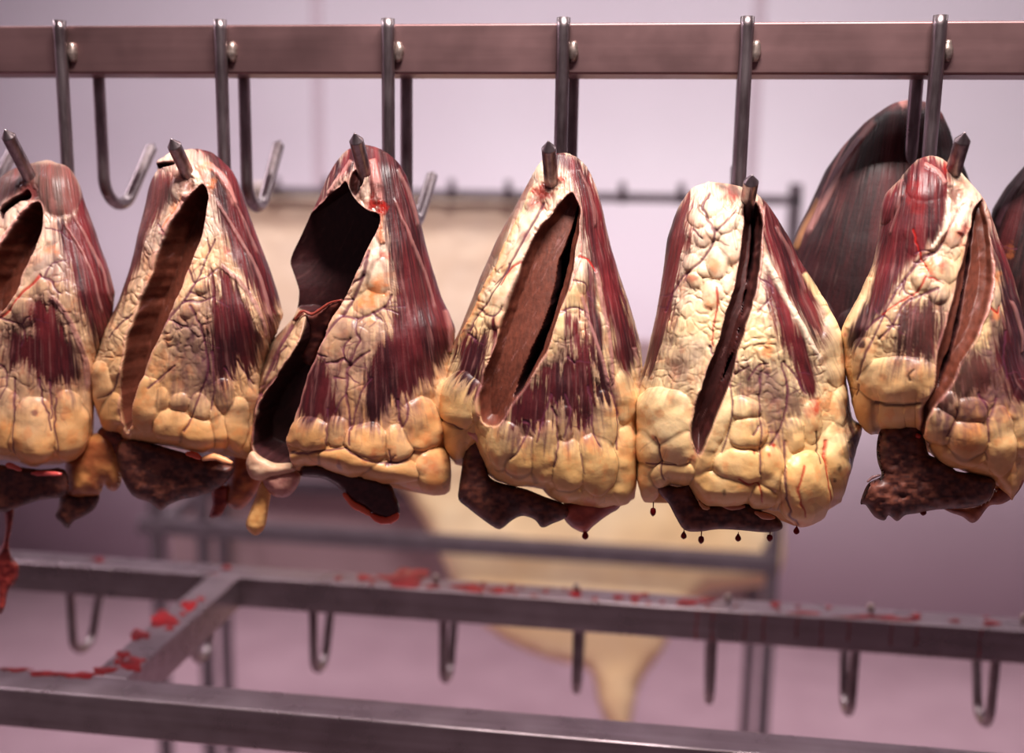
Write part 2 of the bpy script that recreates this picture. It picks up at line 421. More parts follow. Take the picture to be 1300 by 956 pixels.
def heart_body(H, root):
    L = np.array(H['L'], float); R = np.array(H['R'], float)
    ytop = L[0, 0]; ybot = H['ybot']
    NR = int(430*RES); NF = int(300*RES); NB = int(56*RES)
    t = np.linspace(0, 1, NR); t = t**1.0
    tt = np.concatenate([np.linspace(0, .03, 14)**1, np.linspace(.03, 1, NR-14)[1:]]); NR = len(tt)
    py0 = ytop+(ybot-ytop)*tt
    xl = np.interp(py0, L[:, 0], L[:, 1]); xr = np.interp(py0, R[:, 0], R[:, 1])
    # light smoothing of the traced outline
    k = np.hanning(17)[1:-1]; k = k/k.sum()
    def sm(a):
        b = np.convolve(np.pad(a, 7, 'edge'), k, 'valid'); b[0] = a[0]; b[-1] = a[-1]; return b
    xl, xr = sm(xl), sm(xr)
    cx = (xl+xr)/2; a = (xr-xl)/2
    rnd = np.sqrt(np.clip(1-(1-np.clip(tt/.012, 0, 1))**2, 0, 1)); a = a*np.clip(rnd, .02, 1)
    uf = np.linspace(-pi/2, pi/2, NF); ub = np.linspace(pi/2, 3*pi/2, NB+2)[1:-1]
    U = np.concatenate([uf, ub]); NC = len(U)
    s = np.sin(U)[None, :]; front = (np.arange(NC) < NF)[None, :]
    PX = cx[:, None]+a[:, None]*s
    B = np.array(H['bot'], float)
    yb = np.interp(PX, B[:, 0], B[:, 1])
    w = ss(.55, 1, tt)[:, None]
    PY = py0[:, None]+w*(yb-ybot)
    asm = np.convolve(np.pad(a, 20, 'edge'), np.ones(41)/41, 'valid')
    asm = np.minimum(asm, a*1.25+2)
    km = H['Y']/F*1.0
    dep = asm*km
    close = np.sqrt(np.clip(1-np.clip((tt-.95)/.05, 0, 1)**2, 0, 1))*.75+.25
    cu = np.cos(U)[None, :]
    prof = np.sign(cu)*np.abs(cu)**.85
    Yv = H['Y']-np.where(cu > 0, .80, .5)*(dep*close)[:, None]*prof + H.get('lean', 0)*(tt[:, None]-.4)
    P = at(PX, PY, Yv)
    # normals of the smooth body
    du = np.gradient(P, axis=1); dv = np.gradient(P, axis=0)
    Nn = np.cross(du, dv); Nn /= np.linalg.norm(Nn, axis=2)[:, :, None]+1e-12
    if np.sum(Nn[NR//2, NF//2]*fw) > 0: Nn = -Nn
    x = PX.copy(); y = PY.copy(); fr = np.broadcast_to(front, x.shape)
    sd_seed = H['seed']
    ax, ay = H.get('apex', (cx[20], ytop-160))
    th = np.arctan2(x-ax, y-ay); rr = np.hypot(x-ax, y-ay)
    thp = th*330
    # ---- muscle field
    streak = fbm(thp/2.0, rr/30, sd_seed, 3)-.5
    streak2 = fbm(thp/8, rr/50, sd_seed+5, 3)-.5
    Mf = np.zeros(x.shape); halo = np.zeros(x.shape)
    for (poly, edge, wgt) in H['M']:
        sd = poly_sd(x, y, poly)
        g = sd+streak*edge*2.6+streak2*edge*2.2+(fbm(thp/1.1, rr/18, sd_seed+2, 2)-.5)*edge*1.4
        Mf = np.maximum(Mf, wgt*ss(-5.5, 6.5, g))
        halo = np.maximum(halo, ss(-22, 2, g+streak*14)*.5*min(1, edge/6))
    backM = 1-ss(.55, .8, tt[:, None]+streak*.3)
    Mf = np.where(fr, Mf, backM)
    # ---- slits
    slit = np.zeros(x.shape); rec = np.zeros(x.shape); cutc = np.zeros(x.shape+(3,)); edgeline = np.zeros(x.shape); sany = np.full(x.shape, -1e3)
    for S in H['S']:
        poly, d, ck = S[:3]
        sd = poly_sd(x, y, poly, 3); sd = np.where(fr, sd, -1e3)
        sd = sd + (fbm(x/16, y/16, 4, 2)-.5)*3.0
        soft = S[3]+1.5 if len(S) > 3 else 4.0
        m = ss(0, soft, sd)
        rec = np.maximum(rec, m*d*np.clip(.3+sd/H.get('sw', 14), .3, 1)) if ck != 'deep' else rec+m*d
        mm = ss(-.3, .9, sd)[..., None]
        fib = fbm(x/2.2+y*.12, y/9-x*.15, 11, 3)
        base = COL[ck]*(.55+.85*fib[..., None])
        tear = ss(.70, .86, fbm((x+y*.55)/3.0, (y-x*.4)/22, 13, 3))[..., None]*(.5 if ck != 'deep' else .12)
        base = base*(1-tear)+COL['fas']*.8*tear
        if ck in ('cut', 'cutd'):
            rib = fbm(x/26+y/60, y/7+x/14, 21, 2); rw = H.get('rib', .16); base = base*(1-rw+2*rw*rib[..., None])
        cutc = cutc*(1-mm)+base*mm
        slit = np.maximum(slit, ss(-.3, .9, sd)); sany = np.maximum(sany, sd)
    # ---- lobes
    wx = x+(fbm(x/22, y/22, 31, 2)-.5)*9; wy = y+(fbm(x/22, y/22, 32, 2)-.5)*9
    Hh = np.zeros(x.shape); lm = np.zeros(x.shape); best = np.zeros(x.shape); sec = np.zeros(x.shape)
    for lb in H['lobes']:
        lx, ly, rx, ry = lb[:4]; an = math.radians(lb[4]) if len(lb) > 4 else 0
        hh = (lb[5] if len(lb) > 5 else .44)*min(rx, ry)*.00064
        c_, s_ = cos(an), sin(an)
        qx = ((wx-lx)*c_+(wy-ly)*s_)/(rx*1.12); qy = (-(wx-lx)*s_+(wy-ly)*c_)/(ry*1.08)
        q2 = (np.abs(qx)**2.15+np.abs(qy)**2.15)
        v = hh*np.clip(1-q2, 0, 1)**.55
        v = np.where(fr, v, 0)
        sec = np.maximum(sec, np.minimum(best, v)); best = np.maximum(best, v)
        lm = np.maximum(lm, ss(1.05, .8, q2))
    Hh = best
    # ---- small fat lobules
    cs = H.get('cell', 11)
    fatw = (1-Mf)
    w1 = (fbm(x/20, y/20, 33, 3)-.5)*1.9; w2 = (fbm(x/20, y/20, 36, 3)-.5)*1.9
    f1, f2, cid = vor(thp/cs+w1, rr/(cs*H.get('casp', 1.6))+w2, sd_seed)
    g1, g2, cid2 = vor(thp/(cs*.62)+w2, rr/(cs*1.05)+w1, sd_seed+4)
    e = f2-f1
    patch = ss(.36, .62, fbm(x/38, y/38, 43, 2))
    low = ss(.62, .80, (y-ytop)/(ybot-ytop))
    cell = ss(0, .45, e)**.6*(1-.55*f1*f1)*(.45+.55*patch)+.22*ss(0, .6, g2-g1)*(1-.6*g1)*(1-patch)
    camp = H.get('camp', .0011)*.82*(1-.92*lm)*(1-.55*low)
    Hh = Hh+fatw*cell*camp+fatw*(fbm(thp/12, rr/20, 41, 2)-.5)*.0022
    Hh = Hh+(fbm(x/40, y/40, 55, 2)-.5)*.004
    # muscle: fine fibre ridges, sits a touch lower than the fat
    Hh = Hh-Mf*.0006+Mf*(streak*.0007+streak2*.0007)
    # ---- colour
    v = (y-ytop)/(ybot-ytop)
    vv = np.clip(v+(fbm(x/35, y/35, 61, 3)-.5)*.45, 0, 1)[..., None]
    k0 = H.get('warm', (.45, .95))
    f_ = ss(k0[0]-.25, k0[0]+.1, vv); g_ = ss(k0[0]+.1, k0[1]+.1, vv)
    fc = [lin(*c) for c in H.get('fc', ((238, 204, 180), (228, 184, 140), (214, 154, 96)))]
    fat = fc[0]*(1-f_)+fc[1]*f_; fat = fat*(1-g_)+fc[2]*g_
    st_ = ss(.56, .74, fbm(x/11, y/13, 71+sd_seed, 3))[..., None]*.30
    fat = fat*(1-st_)+COL['stain']*st_
    fat = fat*(.93+.14*cid[..., None])
    groove = ((1-ss(0, .10, e))*fatw*(1-lm)*patch*ss(.40, .62, fbm(x/25, y/25, 77, 2)))[..., None]*.24
    fat = fat*(1-halo[..., None])+COL['purp']*1.1*halo[..., None]
    fat = fat*(1-groove)+COL['vein']*groove
    cre = (ss(.0, .0009, sec)*(1-ss(.0002, .0014, best-sec)))[..., None]*.45
    fat = fat*(1-cre)+COL['cutd']*cre
    mv = fbm(thp/1.1, rr/22, sd_seed+9, 3)[..., None]; mv2 = fbm(thp/14, rr/110, sd_seed+12, 2)[..., None]
    mq = ss(.24, .84, mv*.46+mv2*.56)*(1-.6*ss(.35, .75, v))[..., None]
    mus = COL['musd']*(1-mq)+COL['mus']*mq
    fs = ss(.54, .90, fbm(thp/2.2, rr/40, sd_seed+19, 3))[..., None]*H.get('fascia', .34)
    mus = mus*(1-fs)+COL['fas']*fs
    if 'dark' in H: mus = mus*H['dark']; fat = fat*.25  # rear hearts: their shade is multiplied into the tissue colour
    M3 = Mf[..., None]
    col = fat*(1-M3)+mus*M3
    wet = .50+.18*(fbm(x/12, y/12, 81, 2)-.5)-.02*Mf
    for (poly, soft, amt) in H.get('P', []):     # purplish thin membrane over fat
        m = (ss(-soft, soft, poly_sd(x, y, poly)+streak*26+(fbm(x/9, y/9, 44, 3)-.5)*22)*amt*1.2*(1-Mf)*(.75+.8*streak2+.35*(1-cell)))[..., None]
        col = col*(1-m)+COL['purp']*m
    for (pts, w_, ck, amt) in H.get('band', []):  # pale ridges along the fibres; on the rear heart also painted rim light
        d, s_ = line_dist(x, y, pts)
        m = ss(w_, w_*.35, d+streak*3)*ss(0, .08, s_)*ss(1, .9, s_)
        m = np.where(fr, m, 0)
        Hh = Hh+m*.0011
        m = m[..., None]*amt
        cc = COL[ck]*(.85+.3*fbm(thp/3, rr/20, 91, 2)[..., None])
        col = col*(1-m)+cc*m
    for (sx, sy, sr, ck, amt) in H.get('spot', []):
        d = np.hypot(x-sx, (y-sy)*.8)/sr+(fbm(x/7, y/7, 95, 4)-.5)*1.7
        m = np.where(fr, ss(1.05, .1, d)*amt, 0)[..., None]
        col = col*(1-m)+COL[ck]*m
        wet = wet+m[..., 0]*.35
    VV = list(H['V']); rv = np.random.RandomState(H['seed']+50)
    for vn in H['V']:
        if len(vn) > 2 or vn[1] < 1.15: continue
        Pv = cat_rom(vn[0], False, 4); nb = 1+len(Pv)//8
        for k in range(nb):
            i0 = rv.randint(0, len(Pv)-1); d0 = Pv[i0+1]-Pv[i0]; a0 = math.atan2(d0[1], d0[0])+rv.choice([-1, 1])*rv.uniform(.5, 1.1)
            q = Pv[i0].copy(); br = [tuple(q)]; L0 = rv.uniform(5, 9)
            for j in range(3):
                a0 += rv.uniform(-.5, .5); q = q+np.array([cos(a0), sin(a0)])*L0; br.append(tuple(q))
            VV.append((br, vn[1]*.5))
    for vn in VV:
        pts, w_ = vn[0], vn[1]; ck = vn[2] if len(vn) > 2 else 'vein'
        jit = (vnoise(x/7, y/7, 97)-.5)*2.2
        d, s_ = line_dist(x+jit, y-jit, pts)
        wv = w_*(1.15-.6*s_)
        m = np.where(fr, ss(wv+.9, wv*.35, d), 0)
        gk = min(1, (w_/1.6)**2)*(.7 if w_ > 1.1 else .3)
        Hh = Hh-m*.0009*gk-np.where(fr, ss(wv*3.2+2, 0, d), 0)*.0006*fatw*gk
        m = m[..., None]*(.85 if w_ > 1 else .6)*(1-.7*lm[..., None]*(1 if w_ < 1 else 0))
        col = col*(1-m)+COL[ck]*m
    # rim of the cut: thin pale-pink edge
    rim = (ss(-3.2, -.9, sany)*(1-slit))[..., None]*.4
    col = col*(1-rim)+COL['pink']*rim
    s3 = slit[..., None]
    col = col*(1-s3)+cutc*s3
    Hh = Hh*(1-slit)
    wet = wet*(1-slit*.25)
    hd = H.get('hookpt')
    if hd:
        d = np.hypot(x-hd[0], y-hd[1])+(fbm(x/4, y/4, 99, 2)-.5)*8
        m = (np.where(fr, ss(15, 6, d), 0)*.75)[..., None]
        col = col*(1-m)+lin(96, 22, 22)*m
        Hh = Hh-m[..., 0]*.002
    edgef = np.where(fr, np.clip(np.cos(U)[None, :]*3, .35, 1), .5)
    wet = wet*H.get('wetk', 1)
    Pf = P+Nn*(Hh*edgef*H.get('relief', 1.0))[..., None]
    # recess of the cuts, limited by the body's own thickness
    yback = (H['Y']+.5*(dep*close)[:, None]*np.abs(np.cos(U))[None, :]**.85)
    room = np.clip(yback-.005-Yv, 0, 1)
    r = np.minimum(rec, room*.93)
    Pf[..., 1] += r
    idx = np.arange(NR*NC).reshape(NR, NC)
    i2 = np.roll(idx, -1, axis=1)
    Q = np.stack([idx[:-1], idx[1:], i2[1:], i2[:-1]], -1).reshape(-1, 4)
    V = Pf.reshape(-1, 3); nv = len(V)
    V = np.vstack([V, Pf[0].mean(0), Pf[-1].mean(0)])
    T = [(nv, idx[0, j], i2[0, j]) for j in range(NC)]+[(nv+1, i2[-1, j], idx[-1, j]) for j in range(NC)]
    col = np.vstack([np.clip(col, .001, 1).reshape(-1, 3), col[0].mean(0), col[-1].mean(0)])
    wet = np.concatenate([wet.ravel(), [.5, .5]])
    me = mesh_np('heart_body', V, Q, T, col, wet)
    me.flip_normals() if np.dot(Nn[NR//2, NF//2], fw) > 0 else None
    o = link('heart_body', me, TIS, root)
    return o

def pillow(name, root, poly, Y, T=.006, w=9, c1=(62, 28, 26), c2=(104, 54, 42), tilt=0, step=3.2, wet=.25, rough=.0010, sub=3, label=None, fs=6, bend=0, drop=0):
    P = cat_rom(poly, True, sub)
    # resample the outline
    seg = np.linalg.norm(np.roll(P, -1, 0)-P, axis=1); cum = np.concatenate([[0], np.cumsum(seg)])
    n = max(12, int(cum[-1]/step)); tt = np.linspace(0, cum[-1], n, endpoint=False)
    PP = np.vstack([P, P[0]])
    O = np.stack([np.interp(tt, cum, PP[:, 0]), np.interp(tt, cum, PP[:, 1])], 1)
    x0, y0 = O.min(0); x1, y1 = O.max(0)
    gx, gy = np.meshgrid(np.arange(x0, x1, step), np.arange(y0, y1, step*.87))
    gx = gx+(np.arange(gx.shape[0]) % 2)[:, None]*step*.5
    g = np.stack([gx.ravel(), gy.ravel()], 1)
    sd = poly_sd(g[:, 0], g[:, 1], O, 1)
    g = g[sd > step*.6]
    pts = [Vector((float(a), float(b))) for a, b in np.vstack([O, g])]
    res = delaunay_2d_cdt(pts, [(i, (i+1) % n) for i in range(n)], [], 0, 1e-5)
    Vv = np.array([(v.x, v.y) for v in res[0]]); Fc = [f for f in res[2]]
    cen = np.array([Vv[list(f)].mean(0) for f in Fc]); keep = poly_sd(cen[:, 0], cen[:, 1], O, 1) > 0
    Fc = [f for f, k in zip(Fc, keep) if k]
    x, y = Vv[:, 0], Vv[:, 1]
    sdv = np.clip(poly_sd(x, y, O, 1), 0, 1e3); bd = sdv < 1e-3
    prof = np.sqrt(np.clip(1-(1-np.clip(sdv/w, 0, 1))**2, 0, 1))
    nz = (fbm(x/10, y/10, 3, 3)-.5)*rough*2+(fbm(x/fs*.6+y*.03, y/fs*2, 6, 2)-.5)*rough
    yc = Y+tilt*(y-y0)+bend*((x-(x0+x1)/2)/(x1-x0)*2)**2
    Yf = yc-T*prof-nz*prof; Yb = yc+T*.6*prof
    A = at(x, y, Yf); nv = len(x); Bk = at(x, y, Yb)
    bi = np.where(bd, np.arange(nv), nv+np.arange(nv))
    V = np.vstack([A, Bk])
    Tf = []; nvv = np.array(fw)
    for f in Fc:
        f = list(f)
        for k in range(1, len(f)-1):
            tr = (f[0], f[k], f[k+1])
            nrm = np.cross(A[tr[1]]-A[tr[0]], A[tr[2]]-A[tr[0]])
            if np.dot(nrm, fw) > 0: tr = tr[::-1]
            Tf.append(tr); Tf.append((int(bi[tr[2]]), int(bi[tr[1]]), int(bi[tr[0]])))
    m = ss(.3, .72, fbm(x/fs, y/fs*1.6, 8, 3))[:, None]
    C1 = COL[c1] if isinstance(c1, str) else lin(*c1); C2 = COL[c2] if isinstance(c2, str) else lin(*c2)
    col = C1*(1-m)+C2*m
    col = np.vstack([col, col])
    me = mesh_np(name, V, None, Tf, col, np.full(2*nv, wet))
    return link(name, me, TIS, root, label=label)

def drop_at(root, px, py, Y, r=.0022, string=0):
    c = at(px, py, Y); pts = []; rr = []
    L = r*3.2+string
    for t_ in np.linspace(0, 1, 14):
        pts.append(c+np.array([0, 0, L*(1-t_)-r])); rr.append(r*(.12+.10*(1-t_)) if t_ < .45 and string else r*max(.05, math.sin(pi*min(1, max(0, (t_**1.7))))**.8 if t_ > .05 else .25))
    tube('blood_drop', pts, rr, BLOOD, root, 10)

def rim(root, pts, Y, r, c, name='fat_rim', wet=.9, label='bright pink cut edge'):
    P = cat_rom(pts, False, 4); n = len(P)
    rs_ = np.random.RandomState(int(P[0][0]))
    W = at(P[:, 0], P[:, 1], np.full(n, Y))
    rad = r*np.clip(np.sin(np.linspace(.12, pi-.12, n)), .2, 1)**.5*(.8+.4*rs_.rand(n))
    tube(name, W, rad, TIS, root, 10, col=lin(*c), wet=wet, label=label)

HE = []
GR = 'hearts in the front row'
HE.append(dict(seed=1, Y=.842, rib=.5, ybot=585, cell=12, hookpt=(36, 244),
    label='leftmost front heart, cropped by the photo, with a folded red top and brown ribbed cut',
    L=[(205, 55), (209, 32), (216, 14), (228, -2), (250, -14), (300, -38), (350, -58), (420, -82), (500, -95), (560, -92), (585, -85)],
    R=[(205, 64), (209, 78), (214, 88), (228, 98), (245, 105), (270, 114), (295, 122), (320, 130), (345, 139), (372, 147), (400, 143), (430, 136), (460, 126), (500, 119), (560, 118), (585, 116)],
    bot=[(-95, 575), (-40, 588), (0, 583), (40, 590), (75, 588), (100, 580), (125, 565), (150, 555)],
    M=[([(45, 205), (85, 210), (102, 232), (106, 255), (92, 274), (62, 276), (50, 262), (30, 250), (0, 262), (-12, 290), (-40, 320), (-30, 260), (10, 215)], 2, .9),
       ([(106, 240), (92, 272), (70, 284), (74, 310), (84, 345), (94, 372), (108, 398), (118, 430), (124, 465), (160, 480), (180, 380), (150, 300), (125, 250)], 6, 1),
       ([(44, 384), (62, 386), (76, 404), (88, 426), (97, 455), (101, 478), (88, 488), (72, 484), (62, 488), (50, 478), (40, 470), (26, 462), (8, 468), (4, 448), (14, 418), (26, 424), (40, 420)], 8, 1),
       ([(-60, 420), (-20, 415), (-6, 470), (-30, 500), (-90, 480)], 8, .9)],
    S=[([(48, 256), (54, 268), (54, 290), (46, 312), (36, 334), (27, 350), (22, 372), (8, 392), (-12, 412), (-32, 410), (-30, 370), (-12, 335), (2, 308), (16, 288), (34, 266)], .028, 'cut'),
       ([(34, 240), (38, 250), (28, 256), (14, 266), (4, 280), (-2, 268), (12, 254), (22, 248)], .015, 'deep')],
    lobes=[(42, 548, 27, 42), (88, 540, 20, 42), (8, 535, 16, 42), (-30, 535, 22, 42), (-68, 530, 20, 40), (113, 510, 8, 56), (78, 240, 27, 32, 0, .12), (128, 540, 12, 30), (66, 300, 9, 22, 20, .3), (58, 325, 10, 22, 30, .3), (33, 395, 14, 16), (40, 365, 10, 22, 35, .3)],
    V=[([(52, 350), (46, 358), (30, 372), (15, 392), (0, 403), (-20, 412)], 2.2, 'blood'), ([(52, 350), (65, 356), (72, 368), (79, 372)], 1.3), ([(58, 352), (66, 335), (84, 330)], 1.1), ([(-6, 402), (12, 406), (28, 411), (36, 404), (40, 402)], 1.4),
       ([(28, 411), (30, 425), (26, 440)], 1.1), ([(-4, 462), (6, 470), (8, 490), (3, 505)], 1.2), ([(49, 482), (55, 508), (63, 528), (66, 545)], 1.5), ([(62, 485), (66, 510), (66, 530)], 1.3), ([(20, 500), (21, 545), (20, 575)], 1.2), ([(58, 290), (75, 294), (90, 306)], 1.1),
       ([(72, 505), (70, 540), (74, 570)], 1.2), ([(20, 480), (19, 500)], 1.5)],
    band=[([(64, 376), (80, 392), (95, 422), (107, 458), (110, 500)], 5, 'fas', .8), ([(80, 280), (104, 318), (120, 358), (130, 400)], 2.6, 'fas', .6), ([(92, 270), (112, 305), (132, 350), (144, 390)], 2.2, 'fas', .6), ([(44, 254), (22, 282), (4, 304), (-14, 330)], 5, 'pink', .7)],
    P=[([(20, 340), (85, 320), (98, 400), (104, 490), (60, 520), (0, 510), (-10, 420)], 20, .42)],
    spot=[(66, 318, 9, 'stain', .5), (70, 262, 10, 'fas', .4), (47, 522, 5, 'vein', .7), (88, 555, 10, 'stain', .3)]))
HE.append(dict(seed=2, Y=.838, ybot=568, cell=11, hookpt=(238, 234),
    label='second front heart from the left, long brown diagonal slit and torn tip',
    L=[(188, 246), (190, 228), (197, 212), (206, 196), (210, 200), (216, 201), (226, 193), (240, 188), (262, 183), (290, 177), (320, 170), (345, 163), (385, 149), (426, 130), (455, 121), (478, 114), (505, 115), (525, 118), (545, 124), (568, 132)],
    R=[(188, 256), (191, 268), (202, 281), (216, 294), (230, 301), (248, 309), (275, 318), (300, 328), (325, 337), (350, 346), (380, 356), (400, 360), (420, 352), (450, 339), (480, 330), (520, 323), (568, 322)],
    bot=[(114, 545), (150, 548), (165, 560), (200, 566), (240, 571), (290, 571), (310, 582), (335, 584)],
    M=[([(240, 182), (262, 200), (268, 218), (268, 245), (274, 276), (284, 305), (292, 330), (302, 348), (322, 368), (334, 395), (338, 440), (348, 452), (356, 400), (360, 350), (350, 300), (330, 250), (306, 206), (275, 182)], 5, 1),
       ([(188, 232), (196, 222), (214, 222), (218, 240), (206, 262), (196, 285), (184, 318), (172, 350), (158, 382), (138, 416), (125, 440), (112, 440), (160, 330), (178, 270)], 5, .9),
       ([(276, 340), (298, 354), (318, 378), (330, 406), (334, 438), (326, 462), (312, 474), (302, 460), (297, 478), (285, 490), (274, 468), (266, 432), (268, 396), (272, 366)], 11, 1)],
    P=[([(225, 395), (262, 380), (285, 440), (285, 500), (250, 515), (215, 495), (212, 440)], 22, .62)],
    S=[([(258, 232), (264, 242), (263, 262), (258, 290), (249, 318), (238, 345), (230, 368), (221, 388), (211, 409), (201, 431), (191, 452), (184, 472), (178, 492), (173, 512), (168, 534), (165, 548), (158, 536), (153, 512), (152, 490), (154, 468), (158, 445), (164, 422), (172, 400), (180, 378), (189, 358), (196, 340), (202, 318), (213, 292), (225, 270), (238, 250), (250, 236)], .030, 'cut'),
       ([(196, 207), (222, 206), (222, 210), (208, 213), (202, 215)], .012, 'deep')],
    lobes=[(185, 512, 17, 33), (220, 540, 22, 20), (248, 550, 22, 20), (278, 548, 11, 22), (301, 538, 13, 33), (255, 518, 13, 16), (275, 528, 7, 14), (205, 510, 9, 16), (228, 512, 12, 12), (285, 500, 11, 20), (128, 495, 13, 32), (141, 525, 13, 22), (325, 520, 14, 45), (165, 552, 8, 10), (198, 330, 7, 14, 15), (244, 372, 8, 14, 20), (257, 362, 9, 12), (240, 390, 12, 14), (228, 240, 12, 14)],
    V=[([(205, 418), (218, 400), (236, 381), (247, 362), (255, 345), (262, 325), (272, 305)], 2.4), ([(236, 383), (255, 383), (272, 377)], 1.5), ([(247, 360), (262, 352), (276, 341)], 1.5), ([(246, 360), (241, 345), (234, 336)], 1.3),
       ([(244, 390), (250, 402), (258, 425), (264, 458), (262, 480), (252, 505), (243, 532), (236, 545)], 1.5), ([(285, 468), (296, 483)], 1.6), ([(302, 458), (312, 475), (320, 486)], 1.6), ([(190, 492), (205, 478), (221, 465)], 1.3), ([(222, 408), (238, 416)], 1.4),
       ([(200, 285), (210, 296), (214, 300)], 1.2), ([(168, 400), (152, 414), (140, 430)], 1.4), ([(270, 445), (272, 490), (268, 520)], 1.3), ([(150, 475), (140, 500), (128, 505)], 1.2), ([(196, 322), (206, 318), (208, 325)], 1.0), ([(232, 250), (220, 268), (208, 290)], 1.0, 'stain')],
    band=[([(272, 250), (298, 292), (322, 334), (340, 380), (346, 415)], 3.2, 'fas', .6), ([(278, 336), (308, 362), (330, 398), (337, 430)], 4, 'fas', .75), ([(285, 235), (308, 275), (330, 325)], 2.2, 'fas', .5), ([(262, 206), (282, 225), (300, 262)], 6, 'pink', .6), ([(245, 205), (258, 218), (266, 240)], 6, 'pink', .6), ([(250, 242), (232, 256), (215, 280), (206, 300)], 6, 'pink', .6)],
    spot=[(222, 225, 16, 'blood', .4), (250, 200, 12, 'pink', .7), (260, 215, 12, 'stain', .5), (190, 355, 10, 'stain', .5), (268, 235, 9, 'stain', .6), (212, 432, 8, 'stain', .4), (218, 262, 8, 'stain', .5), (286, 320, 6, 'blood', .5)]))
